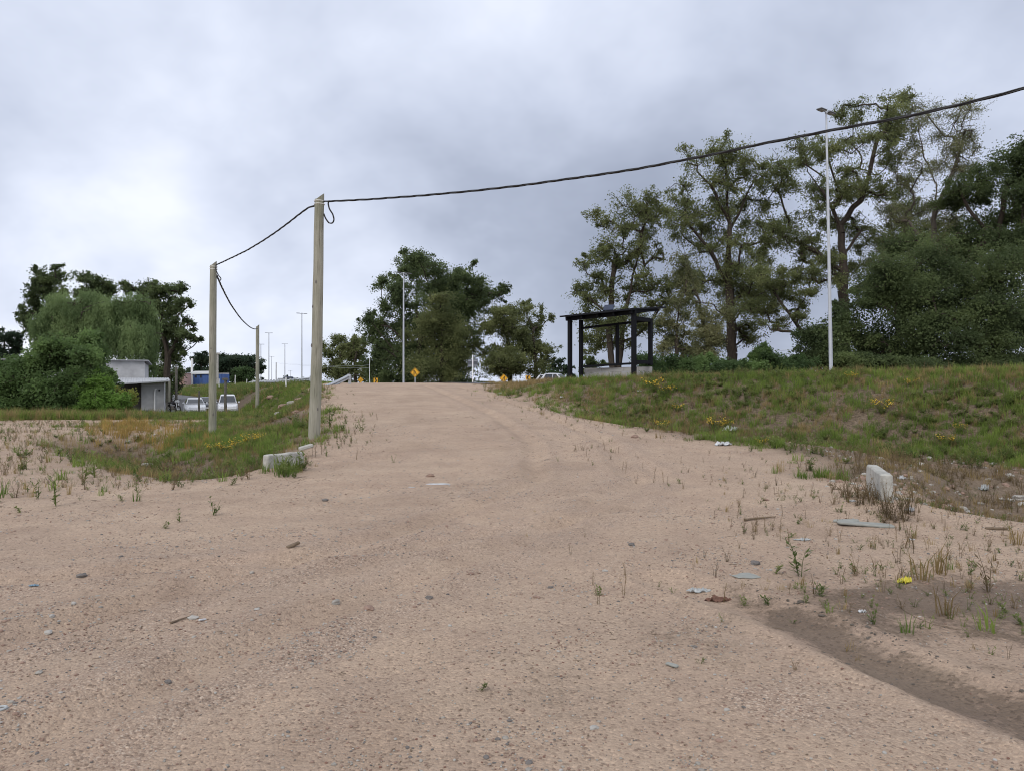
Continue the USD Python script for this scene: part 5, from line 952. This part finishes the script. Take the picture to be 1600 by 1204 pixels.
for k, (px, py, w, m, lb) in enumerate([(303, 966, 15, "stonewhite", "pale stone next to the white plastic strip"), (525, 941, 17, "stone", "grey stone on the sand below the piece of wood"), (577, 951, 20, "stonered", "reddish stone in the pebble streak at left of centre"), (670, 934, 12, "stonedark", "dark stone on the sand near the centre"), (1180, 881, 18, "stonedark", "dark grey stone above the flat pale slab"),
    (76, 989, 14, "stonewhite", "pale stone at the left end of the pebble streak"), (129, 900, 16, "stonedark", "dark stone on the sand at far left"), (402, 952, 10, "stonewhite", "flat whitish stone left of centre in the pebble streak"), (945, 892, 9, "stonewhite", "white stone on the gravel right of centre"), (860, 918, 9, "stonedark", "small dark stone right of the ramp's middle"), (987, 851, 13, "stonedark", "dark stone above the white stone on the ramp"),
    (1196, 781, 10, "stonered", "reddish stone among the weeds right of the ramp"), (928, 1137, 14, "stonewhite", "pale stone at the bottom of the view right of centre"), (62, 1051, 12, "stone", "grey stone on the sand at lower left"), (263, 1068, 12, "stonedark", "dark stone on the sand at lower left of centre"), (992, 683, 13, "stonered", "reddish lump at the bank's foot right of the ramp"), (508, 782, 12, "stonedark", "dark stone on the left side of the ramp"), (672, 744, 14, "stonered", "flat brown stone above the white paper"),
    (1592, 779, 22, "stonewhite", "largest white rubble lump in the ditch at the right edge"), (1577, 782, 12, "stonewhite", "small white rubble lump left of the largest one at the right edge"), (1598, 789, 14, "stonewhite", "white rubble lump lowest at the right edge"), (1565, 780, 9, "stonewhite", "leftmost white rubble lump at the right edge"), (1347, 765, 12, "stonered", "reddish stone at the foot of the upright concrete block"), (1428, 757, 12, "stonered", "reddish stone in the ditch behind the upright concrete block"),
    (200, 690, 8, "stonewhite", "white stone in the weeds at the head of the left ditch"), (215, 682, 7, "stonewhite", "upper white stone in the weeds at the head of the left ditch"), (470, 626, 18, "stonered", "reddish boulder nearest the foot of the guard rail end"), (436, 648, 18, "stone", "grey rock lowest on the earth bank left of the nearest pole"), (462, 645, 14, "stonered", "small reddish rock low on the earth bank beside the nearest pole"), (243, 680, 8, "stonewhite", "right white stone in the weeds at the head of the left ditch"), (445, 637, 22, "stonered", "pale rock on the earth bank left of the nearest pole"), (425, 622, 15, "stonered", "reddish rock on the earth bank left of the nearest pole"), (458, 632, 20, "stone", "grey rock on the earth bank close to the nearest pole")]):
    q = on(px, py); w = w * q[1] / FPX; single("stone", lb, "stone", stone(w / 2, w * .40, w * .25, k + 2, 2, .75), M[m], smooth=18, loc=(q[0], q[1], q[2] + w * .08), rz=k * 1.1)
# ring at the left edge
q = on(3, 1108); m = trimesh.creation.torus(.022, .007, major_sections=24, minor_sections=8); single("plastic_ring", "small pale ring half cut off by the left edge", "ring", m, M["plasticgrey"], smooth=True, loc=(q[0], q[1], q[2] + .01))

# ------------------------------------------------------------------ plants
def tuft(n, h, spread, w, seed, lean=.5):
    rng = np.random.default_rng(seed); a = rng.uniform(0, 2 * np.pi, n); r = spread * np.sqrt(rng.uniform(0, 1, n)) * .5; b = np.stack([r * np.cos(a), r * np.sin(a), 0 * a - .02], -1)
    a2 = a + rng.normal(size=n) * .7; L = h * rng.uniform(.45, 1.1, n); ln = lean * rng.uniform(.1, 1.0, n); dr = np.stack([np.cos(a2), np.sin(a2), 0 * a], -1); up = np.array([0, 0, 1.0])
    m = b + (up + dr * ln[:, None] * .5) * (L * .55)[:, None]; t = b + (up * .92 + dr * ln[:, None] * 1.1) * L[:, None]; s = np.stack([-np.sin(a2), np.cos(a2), 0 * a], -1) * (w * rng.uniform(.6, 1.3, n))[:, None] / 2
    v = np.stack([b - s, b + s, m + s * .8, m - s * .8, t], 1).reshape(-1, 3); k = np.arange(n) * 5
    return v, np.vstack([np.stack([k, k + 1, k + 2], 1), np.stack([k, k + 2, k + 3], 1), np.stack([k + 3, k + 2, k + 4], 1)])
def herb(stems, h, leaves, ll, lw, seed, lean=.25):
    rng = np.random.default_rng(seed); out = []; pts = []; tips = []
    for _ in range(stems):
        a = rng.uniform(0, 2 * np.pi); d = np.array([math.cos(a), math.sin(a), 0]); L = h * rng.uniform(.6, 1.05); p = [d * .01 + [0, 0, -.02], d * L * lean * .4 + [0, 0, L * .5], d * L * lean + [0, 0, L]]; out.append(tube(p, [.0022 + h * .005, .0016 + h * .0032, .0012], 3, False)); tips.append(p[2])
        for u in rng.uniform(.1, 1, leaves): pts.append((np.array(p[0]) * (1 - u) + np.array(p[2]) * u, u))
    P0 = np.array([p for p, u in pts]); n = len(P0); a = rng.uniform(0, 2 * np.pi, n); d = np.stack([np.cos(a), np.sin(a), rng.uniform(.1, .8, n)], -1); d /= np.linalg.norm(d, axis=1, keepdims=True); s = np.cross(d, [0, 0, 1.0]); s /= np.linalg.norm(s, axis=1, keepdims=True)
    L = (ll * rng.uniform(.6, 1.2, n))[:, None]; W = (lw * rng.uniform(.6, 1.2, n))[:, None]; v = np.stack([P0, P0 + d * L * .5 + s * W / 2, P0 + d * L, P0 + d * L * .5 - s * W / 2], 1).reshape(-1, 3); k = np.arange(n) * 4
    return cat(out + [(v, np.vstack([np.stack([k, k + 1, k + 2], 1), np.stack([k, k + 2, k + 3], 1)]))]), np.array(tips)
def heads(tips, r, seed, per=1):
    rng = np.random.default_rng(seed); out = []
    for t in tips:
        for _ in range(per):
            a = np.arange(6) * np.pi / 3; c = t + rng.normal(size=3) * r * 2.0 * (per > 1) + [0, 0, .004]; tl = rng.normal(size=2) * .35
            v = np.vstack([c, c + np.stack([r * np.cos(a), r * np.sin(a), r * (tl[0] * np.cos(a) + tl[1] * np.sin(a)) - r * .25], -1)]); out.append((v, np.array([[0, 1 + i, 1 + (i + 1) % 6] for i in range(6)])))
    return cat(out)
def scatter(name, label, ctg, protos, x, y, sc, seed, sink=0.0):
    rng = np.random.default_rng(seed); n = len(x); z = terrain(x, y) - sink; pi = UsdGeom.PointInstancer.Define(stage, f"/World/{name}"); tag(pi.GetPrim(), label, ctg, None, "stuff"); paths = []
    for pn, pieces in protos:
        pp = num(f"/World/{name}", pn); UsdGeom.Xform.Define(stage, pp); paths.append(pp)
        for mn, mesh, mt in pieces: usdkit.mesh(stage, f"{pp}/{mn}", mesh, M[mt])
    pi.CreatePrototypesRel().SetTargets(paths); pi.CreateProtoIndicesAttr(Vt.IntArray.FromNumpy(rng.integers(0, len(protos), n).astype(np.int32)))
    pi.CreatePositionsAttr(Vt.Vec3fArray.FromNumpy(np.stack([x, y, z], -1).astype(np.float32))); a = rng.uniform(0, np.pi, n)
    q = Vt.QuathArray([Gf.Quath(float(math.cos(t)), 0, 0, float(math.sin(t))) for t in a]); pi.CreateOrientationsAttr(q); s = sc * rng.uniform(.6, 1.35, n); pi.CreateScalesAttr(Vt.Vec3fArray.FromNumpy(np.stack([s, s, s * rng.uniform(.8, 1.2, n)], -1).astype(np.float32)))
def sample(n, x0, x1, y0, y1, dens, seed):
    rng = np.random.default_rng(seed); x, y = rng.uniform(x0, x1, n), rng.uniform(y0, y1, n); inview = np.abs(x) < (y + 3) * .80; x, y = x[inview], y[inview]; k = rng.uniform(0, 1, len(x)) < dens(x, y); return x[k], y[k]
def bankness(x, y):
    s, a = edge_dist(x, y); return s, a
def clear_of(x, y):
    ok = np.ones(len(x), bool)
    for cx, cy, r in ((4.2, 33.4, 1.9), (3.0, 34.3, 1.4), (5.1, 32.5, .8)): ok &= np.hypot(x - cx, y - cy) > r
    ok &= ~((np.abs(x - 3.9 - (32.4 - y) * .9) < 2.0) & (y > 32.2) & (y < 35))
    ok &= np.random.default_rng(7).uniform(size=len(x)) > .85 * np.exp(-(((x + 12.6) / 2.0) ** 2 + ((y - 43.5) / 5.0) ** 2))
    return ok & ~((x < -23.3) & (y > 53.4)) 
def d_green(x, y):
    v, s = veg(x, y); p = fb(x, y, .55, 3, 61); q = fb(x, y, 1.8, 3, 62); right = x > xr(y) - .5; w = np.where(x < 9, 6.9, 5.3)
    lush = np.where(right, ss(w + 1.6, w - .2, s) * ss(-.9, .5, s) * (.55 + .5 * ss(10, 17, x)), ss(-6.5, -3.5, x) * .0 + .8 * ss(.46, .62, p + .28 * np.exp(-(((x + 7.2) / 2.6) ** 2 + ((y - 21.5) / 4.0) ** 2)) + .20 * ss(40, 50, y) + .12 * ss(1.0, 7, s) * 0))
    lush = lush * np.where(right, 1, 1 - .75 * np.exp(-(poly_dist(x, y, DITCH) / 1.4) ** 2)); return v * np.clip(lush, 0, 1) * ss(.34, .55, q * .5 + p * .5 + .05) * clear_of(x, y)
def d_dry(x, y):
    v, s = veg(x, y); p = fb(x, y, .5, 3, 63); q = fb(x, y, 1.6, 3, 64)
    top = np.exp(-((s - .1) / 1.0) ** 2); return np.clip(v * np.where((x > 0) & (s > 5.4) & (y < 19), .3, 1) * (.25 + .65 * ss(.46, .60, p) + .5 * top) * ss(.36, .56, q), 0, 1) * clear_of(x, y)
tg = [("grass_clump", [("blades", tuft(26, .26, .26, .012, 1), "grass")]), ("grass_clump", [("blades", tuft(22, .34, .22, .013, 2), "grass")]), ("grass_clump", [("blades", tuft(30, .18, .32, .012, 3, .9), "grass")])]
td = [("dry_clump", [("blades", tuft(22, .26, .24, .009, 4, .7), "grass_dry")]), ("dry_clump", [("blades", tuft(18, .36, .18, .008, 5, .5), "grass_dry")]), ("dry_clump", [("blades", tuft(20, .14, .30, .010, 6, 1.1), "grass_dry")])]
tw = [("weed_clump", [("leaves", herb(5, .30, 14, .09, .035, 7, .4)[0], "weed")]), ("weed_clump", [("leaves", herb(7, .20, 12, .10, .045, 8, .8)[0], "weed")]), ("weed_clump", [("leaves", herb(4, .42, 18, .08, .03, 9, .3)[0], "weed")])]
tb = [("brown_clump", [("stalks", herb(6, .28, 8, .05, .014, 10, .45)[0], "weed_brown")]), ("brown_clump", [("stalks", herb(5, .40, 9, .05, .012, 11, .3)[0], "weed_brown")]), ("brown_clump", [("stalks", herb(8, .16, 7, .05, .014, 12, .9)[0], "weed_brown")])]
x, y = sample(150000, -2, 36, 6, 62, d_green, 101); x2, y2 = sample(90000, -45, -4, 13, 66, d_green, 102); scatter("grass", "green grass covering the bank and the left verge", "grass", tg, np.r_[x, x2], np.r_[y, y2], .78, 201)
x, y = sample(110000, -2, 36, 6, 60, d_dry, 103); x2, y2 = sample(60000, -45, -4, 13, 66, d_dry, 104); scatter("dry_grass", "straw coloured dry grass along the bank top and ditches", "dry grass", td, np.r_[x, x2], np.r_[y, y2], .75, 202)
def d_weed(x, y):
    v, s = veg(x, y); p = fb(x, y, .7, 3, 65); right = x > xr(y) - .5; return v * ss(.46, .60, p) * np.where(right, ss(7.6, 5.6, s) * .9, .8) * clear_of(x, y) * (s > -.8)
x, y = sample(40000, -2, 36, 6, 60, d_weed, 105); x2, y2 = sample(20000, -45, -4, 13, 62, d_weed, 106); scatter("green_weeds", "broad leaved green weeds among the grass", "weeds", tw, np.r_[x, x2], np.r_[y, y2], .7, 203)
def d_brown(x, y):
    v, s = veg(x, y); p = fb(x, y, .8, 3, 66); right = x > xr(y) - .5; dd = poly_dist(x, y, DITCH); return v * ss(.42, .58, p) * np.where(right, .22 + .75 * ss(4.4, 6.4, s), .40 + .7 * np.exp(-(dd / 1.7) ** 2)) * clear_of(x, y)
x, y = sample(36000, -2, 30, 6, 40, d_brown, 107); x2, y2 = sample(18000, -40, -4, 13, 50, d_brown, 108); scatter("brown_weeds", "brown withered weeds in the ditches", "weeds", tb, np.r_[x, x2], np.r_[y, y2], .7, 204)
# golden dry grass patch at the head of the left ditch
def patch(cx, cy, rx, ry, n, seed):
    rng = np.random.default_rng(seed); return cx + rng.normal(size=n) * rx, cy + rng.normal(size=n) * ry
def patch_px(px, py, wx, wy, n, seed):
    rng = np.random.default_rng(seed); pts = np.array([on(px + a, py + b) for a, b in zip(rng.normal(size=n) * wx, rng.normal(size=n) * wy)]); return pts[:, 0], pts[:, 1]
gx, gy = patch_px(205, 668, 34, 6, 120, 5); g2x, g2y = patch_px(255, 690, 40, 10, 60, 6)
scatter("golden_grass", "patch of golden dry grass at the head of the left ditch", "dry grass", [("golden_clump", [("blades", tuft(26, .42, .26, .012, 14, .4), "grass_gold")]), ("golden_clump", [("blades", tuft(24, .34, .3, .012, 15, .6), "grass_gold")])], np.r_[gx, g2x], np.r_[gy, g2y], 1.0, 205)
bx, by = patch_px(1345, 778, 26, 8, 42, 21); b2x, b2y = patch_px(1398, 806, 14, 5, 24, 22)
scatter("block_weeds", "withered brown weeds crowding the foot of the upright concrete block", "weeds", tb, np.r_[bx, b2x], np.r_[by, b2y], .75, 211)
bx, by = patch_px(450, 738, 16, 3, 22, 23)
scatter("verge_grass", "green grass growing up in front of the left culvert block", "grass", tg + tw[:1], bx, by, 1.0, 212)
# rubble in the ditch beyond the pad's lip
rng = np.random.default_rng(25); rx, ry = rng.uniform(5.0, 16, 2600), rng.uniform(9.0, 19, 2600); ed, _ = edge_dist(rx, ry); k = (rx > xr(ry) - .8) & (ed > 4.8) & (fb(rx, ry, .9, 3, 26) > .47)
scatter("ditch_rubble", "broken stones and clods lying in the ditch beyond the upright block", "rubble", [("lump", [("rock", stone(1, .8, .6, 70 + i, 1, .5), mm)]) for i, mm in enumerate(["stone", "stonered", "wood", "stonered", "stonewhite"])], rx[k], ry[k], .035 * np.exp(rng.normal(size=k.sum()) * .4), 213, 0.0)
# tall rank grass in front of the bushes and cars at left
rng = np.random.default_rng(8); px = rng.uniform(-40, 420, 2600); dd = rng.uniform(40.5, 45.5, 2600) + 5.5 * ss(215, 260, px) * rng.uniform(.6, 1.2, 2600); keep = (px < 225) | ((rng.uniform(size=2600) < .35) & (dd < 47)); px, dd = px[keep], dd[keep]; X = (px - 800) / FPX * dd
scatter("tall_grass", "tall rank grass along the foot of the left bushes", "grass", [("tall_clump", [("blades", tuft(26, .62, .34, .02, 16, .5), "grass")]), ("tall_clump", [("blades", tuft(22, .50, .34, .018, 17, .6), "weed")]), ("tall_clump", [("blades", tuft(20, .7, .3, .014, 18, .5), "grass_dry")])], X, dd, .85, 206)
# far meadow tufts
x, y = sample(26000, -75, -16, 60, 140, lambda x, y: (.75 * ss(.36, .5, fb(x, y, .12, 3, 67))) * (np.abs(x - np.interp(y, [50, 66, 76, 88, 100, 114], [-27.5, -29.5, -33, -39, -47, -62])) > np.interp(y, [50, 66, 88, 114], [1.5, 3.8, 5.8, 7])) * ~((np.abs(x + 25.8) < 3.6) & (y > 62) & (y < 76)), 109)
scatter("meadow_grass", "rough grass on the far slope behind the parked cars", "grass", [("meadow_clump", [("blades", tuft(16, .45, .7, .05, 19, .8), "grass")]), ("meadow_clump", [("blades", tuft(14, .4, .7, .045, 20, .8), "grass_dry")]), ("meadow_clump", [("blades", tuft(16, .55, .6, .05, 21, .7), "weed")])], x, y, 1.0, 207)

# flowering plants: each clump a thing of its own
fp = []
for k in range(3):
    p = proto("flower_clump"); (m, tips) = herb(34, .34, 9, .06, .02, 30 + k, .75); part(p, "foliage", m, M["weed"]); part(p, "blossoms", heads(tips, .017, k, 3), M["flower"]); fp.append(p)
for k, (px, py, s, lb) in enumerate([(1118, 668, 1.5, "dense clump of yellow flowers just above the white bags on the bank"), (1136, 664, 1.0, "small yellow flower clump right of the dense one above the bags"), (1378, 640, 1.5, "round yellow flowering plant on the upper bank right of the street lamp"), (1022, 606, 1.7, "yellow flowers on the bank top right of the bus shelter"), (1040, 612, 1.4, "yellow flowers just below those right of the bus shelter"), (1036, 665, 1.0, "yellow flowers at the bank's foot left of the dense clump"), (1058, 637, 1.0, "yellow flowers halfway up the bank below the shelter's right end"),
    (1478, 690, 1.1, "yellow flowers low on the bank above the ditch at right"), (1500, 668, .8, "few yellow flowers on the bank near the right edge"), (1190, 690, .7, "sparse yellow flowers right of the white bags"), (352, 702, 1.1, "left part of the yellow flower band in the left verge"), (372, 696, 1.1, "middle of the yellow flower band in the left verge"), (392, 690, 1.2, "right part of the yellow flower band in the left verge"), (332, 700, 1.0, "left end of the yellow flower band in the left verge"), (405, 683, .9, "yellow flowers close to the nearest pole's left side"), (1330, 590, 1.0, "yellow flowering stalks on the bank top right of the street lamp"), (1425, 598, .9, "yellowish stalks on the bank top under the widest dark tree")]):
    q = on(px, py + 6); copy_of(fp[k % 3], "flower_clump", lb, "wildflowers", q - [0, 0, .02], k * 1.7, scale=s * .8)
# sparse single weeds on the bare gravel
wp = []
for k, (args, mt) in enumerate([((3, .20, 10, .06, .018, 40, .4), "weed"), ((4, .12, 9, .06, .02, 41, .9), "weed"), ((2, .32, 16, .05, .014, 42, .15), "weed_brown"), ((4, .22, 9, .05, .012, 43, .4), "weed_brown"), ((3, .26, 14, .07, .02, 44, .3), "weed")]):
    p = proto("gravel_weed"); part(p, "leaves", herb(*args)[0], M[mt]); wp.append(p)
p = proto("gravel_weed"); part(p, "leaves", tuft(16, .20, .10, .007, 45, .8), M["grass_dry"]); wp.append(p)
p = proto("gravel_weed"); part(p, "leaves", tuft(18, .20, .10, .008, 46, .8), M["grass"]); wp.append(p)
rng = np.random.default_rng(55)
for k, (px, py, s, kind, lb) in enumerate([(752, 1078, .45, 1, "tiny lone green sprout in the bottom middle of the sand"), (935, 930, .6, 1, "small green sprout on the gravel left of the rag"), (1250, 900, 1.3, 4, "upright green weed in the gravel right of the flat slab"), (1210, 895, .8, 1, "low green weed between the flat slab and the upright weed"), (1283, 933, .8, 1, "green weed above the damp track"), (1337, 900, .9, 3, "reddish weed left of the yellow wrapper"), (1365, 975, .8, 0, "low weed in the damp soil"), (1417, 990, .8, 6, "grassy weed at the lower edge of the damp soil"), (1545, 985, 1.3, 6, "largest green grass tuft in the damp soil at right"), (1478, 960, 1.5, 5, "dry grass stalks in the damp soil"), (1163, 948, .6, 1, "tiny weed right of the rag"), (1201, 945, .7, 1, "weed at the head of the damp track"), (1440, 905, 1.9, 5, "tall dry grass tuft right of the yellow wrapper"), (1460, 895, 1.8, 5, "dry grass tuft above the damp soil"), (335, 805, 1.3, 0, "curled weed on the sand left of the ramp"), (282, 815, .9, 0, "small upright weed on the sand at left"), (258, 826, .7, 1, "low green sprout on the sand at left"), (1545, 925, 1.4, 3, "brownish weed by the right edge"), (1590, 850, 1.6, 5, "dry tuft by the right edge below the plank")]):
    q = on(px, py); copy_of(wp[kind], "gravel_weed", lb, "weed", q, k * 2.1, scale=s)
def weeds_px(n, poly, label, group, seed, kinds, smin, smax):
    from shapely.geometry import Polygon, Point
    rng = np.random.default_rng(seed); pg = Polygon(poly); x0, y0, x1, y1 = pg.bounds; c = 0
    while c < n:
        px, py = rng.uniform(x0, x1), rng.uniform(y0, y1)
        if not pg.contains(Point(px, py)) or rng.uniform() > ss(.40, .60, float(fb(np.array([px / 40.]), np.array([py / 18.]), 1.0, 3, seed)[0])) + .12: continue
        q = on(px, py); c += 1; copy_of(wp[int(rng.choice(kinds))], "gravel_weed", label, "weed", q, rng.uniform(0, 6), group, rng.uniform(smin, smax))
weeds_px(100, [(960, 680), (1130, 705), (1300, 730), (1350, 770), (1390, 800), (1600, 835), (1600, 900), (1400, 880), (1180, 850), (1040, 790)], "small brown or green weed standing in the gravel right of the ramp", "weeds in the gravel right of the ramp", 71, [2, 3, 0, 2, 5, 1], .32, .75)
weeds_px(28, [(820, 640), (960, 685), (1000, 760), (900, 720)], "tiny weed on the upper right side of the ramp", "weeds on the upper right side of the ramp", 72, [2, 3, 0], .35, .7)
weeds_px(28, [(1180, 890), (1600, 880), (1600, 1000), (1400, 990), (1250, 950)], "small weed around the damp soil at the lower right", "weeds around the damp soil", 73, [0, 1, 5, 3, 6], .35, .7)
weeds_px(95, [(0, 665), (150, 670), (330, 735), (420, 740), (300, 775), (180, 790), (0, 815)], "green or brown weed on the sandy patch left of the ramp", "weeds on the sandy patch at left", 74, [0, 1, 1, 3, 5, 6, 6, 1, 4], .8, 1.7)
weeds_px(26, [(440, 750), (560, 690), (585, 640), (560, 640), (500, 700), (420, 760)], "weed along the left edge of the ramp", "weeds along the left ramp edge", 75, [0, 4, 3, 2], .5, 1.1)
# a few taller leafy weeds at the left ramp edge
for k, (px, py, s, lb) in enumerate([(515, 668, 2.4, "tall leafy weed just right of the nearest pole's foot"), (536, 672, 2.0, "leafy weed on the gravel edge right of the nearest pole"), (565, 676, 1.6, "lone upright weed on the ramp right of the nearest pole"), (470, 735, 1.8, "leafy weed in front of the left culvert block"), (440, 740, 1.6, "weed at the left end of the left culvert block"), (150, 745, 2.6, "bluish green bushy weed on the sandy patch at left"), (130, 752, 2.0, "tall pale weed left of the bluish green weed")]):
    q = on(px, py); copy_of(wp[4 if k % 2 == 0 else 0], "leafy_weed", lb, "weed", q, k * 1.3, scale=s)

# seedlings and withered sprigs too many to count
def d_sprig(x, y):
    n = fb(x, y, .8, 4, 68); e = np.maximum(x - xr(y), xl(y) - x); rz = np.exp(-np.maximum(-e, 0) / .95) * (x > 0) * ss(6, 9, y) * (1 - .7 * ss(18, 26, y)) + .8 * np.exp(-(((x - 3.4) / 1.6) ** 2 + ((y - 7.5) / 2.2) ** 2)) + (x < 0) * np.maximum(np.exp(-np.maximum(-e, 0) / .5) * (y > 14) * (1 - .85 * ss(22, 30, y)), ss(-3.0, -5.0, x) * ss(10.5, 13, y - .25 * (x + 9)) * 1.1 * (y < 42) * (x < xl(y) - .2))
    return np.clip(rz, 0, 1) * ss(.40, .60, n) * .9 * (1 - .8 * ss(1.0, 3.0, e) * (x > 0))
x, y = sample(26000, -1, 12, 4, 34, d_sprig, 111); x2, y2 = sample(24000, -30, 0, 9, 44, d_sprig, 112)
ts = [("sprig", [("leaves", herb(3, .10, 6, .03, .012, 50, .7)[0], "weed")]), ("sprig", [("leaves", herb(4, .14, 5, .03, .008, 51, .4)[0], "weed_brown")]), ("sprig", [("leaves", tuft(9, .12, .08, .006, 52, .9), "grass_dry")]), ("sprig", [("leaves", herb(5, .07, 5, .035, .014, 53, 1.0)[0], "weed")]), ("sprig", [("leaves", herb(3, .18, 7, .03, .008, 54, .3)[0], "weed_brown")])]
scatter("weed_sprigs", "tiny sprigs and withered seedlings growing thinly in the gravel", "weeds", ts, np.r_[x, x2], np.r_[y, y2], np.r_[0 * y + .72, 0 * y2 + 1.0], 209)
# clods thrown up along the damp wheel track
rng = np.random.default_rng(97); t = rng.uniform(0, 1, 900); seg = np.interp(t, np.linspace(0, 1, len(MUD)), MUD[:, 0]), np.interp(t, np.linspace(0, 1, len(MUD)), MUD[:, 1]); side = rng.choice([-.30, -.26, .29, .33, .05], 900) + rng.normal(size=900) * .05
cx, cy = seg[0] + side * .93, seg[1] + side * .30; k = (cx > 1.95) & (fb(cx, cy, 2.5, 3, 98) > .46)
scatter("mud_clods", "dark damp clods along the wheel track at the lower right", "mud", [("clod", [("lump", stone(1, .7, .45, 90 + i, 1, .6), "mud")]) for i in range(3)], cx[k], cy[k], .0075 * np.exp(rng.normal(size=k.sum()) * .5), 214, .001)
# dead twigs, bark chips and crumbs of dark soil lying in streaks on the gravel
rng = np.random.default_rng(95); n = 15000; d = 3.0 * np.exp(rng.uniform(0, 1, n) * np.log(26 / 3.0)); X = rng.uniform(-.72, .72, n) * d
u = X * .94 - d * .33; w = X * .33 + d * .94; den = ss(.52, .70, meshkit.fbm(np.stack([u * .9, w * .28, 0 * u + .2], -1), 4, 96)) + .06; k = (rng.uniform(0, 1, n) < den) & (X < xr(d) + .2) & ((X > xl(d) - .3) | (d < 14)); X, d = X[k], d[k]
chips = [("chip", [("crumb", stone(1, .7, .4, 80 + i, 1, .5), mm)]) for i, mm in enumerate(["stonedark", "wood", "rag"])] + [("chip", [("twig", tr(tube([(-2.6, 0, .2), (-.6, .35, .3), (1.0, .1, .2), (2.8, .5, .25)], [.16, .2, .18, .08], 4), (0, 0, 0)), "wood")])]
scatter("ground_debris", "dark crumbs, chips and dead twigs strewn on the gravel", "debris", chips, X, d, .0065 * (.8 + .07 * d), 210, -.002)

# ------------------------------------------------------------------ loose gravel on the pad and ramp
rng = np.random.default_rng(91); n = 90000; d = 2.3 * np.exp(rng.uniform(0, 1, n) * np.log(22 / 2.3)); X = rng.uniform(-.75, .75, n) * d
den = .16 + .9 * ss(.50, .66, fb(X, d, .8, 4, 92)) + .6 * ss(.55, .7, fb(X, d, 2.4, 3, 93)); k = (rng.uniform(0, 1, n) < den) & (X < xr(d) + .5) & ((X > xl(d) - .3) | (d < 16)); X, d = X[k], d[k]; k = (poly_dist(X, d, MUD) > .42) & (np.random.default_rng(5).uniform(size=len(X)) > .7 * np.exp(-(((X - 3.9) / 1.6) ** 2 + ((d - 5.8) / 1.0) ** 2))); X, d = X[k], d[k]
sz = .0042 * np.exp(rng.normal(size=len(X)) * .45) * (.85 + .045 * d)
pebs = [("pebble", [("rock", stone(1, .8, .55, 60 + i, 1, .4), mm)]) for i, mm in enumerate(["stone", "stonered", "stonered", "stone", "stonewhite", "stonered", "stonedark"])]
scatter("loose_gravel", "loose pebbles scattered over the sandy ground", "gravel", pebs, X, d, sz, 208, -.002)
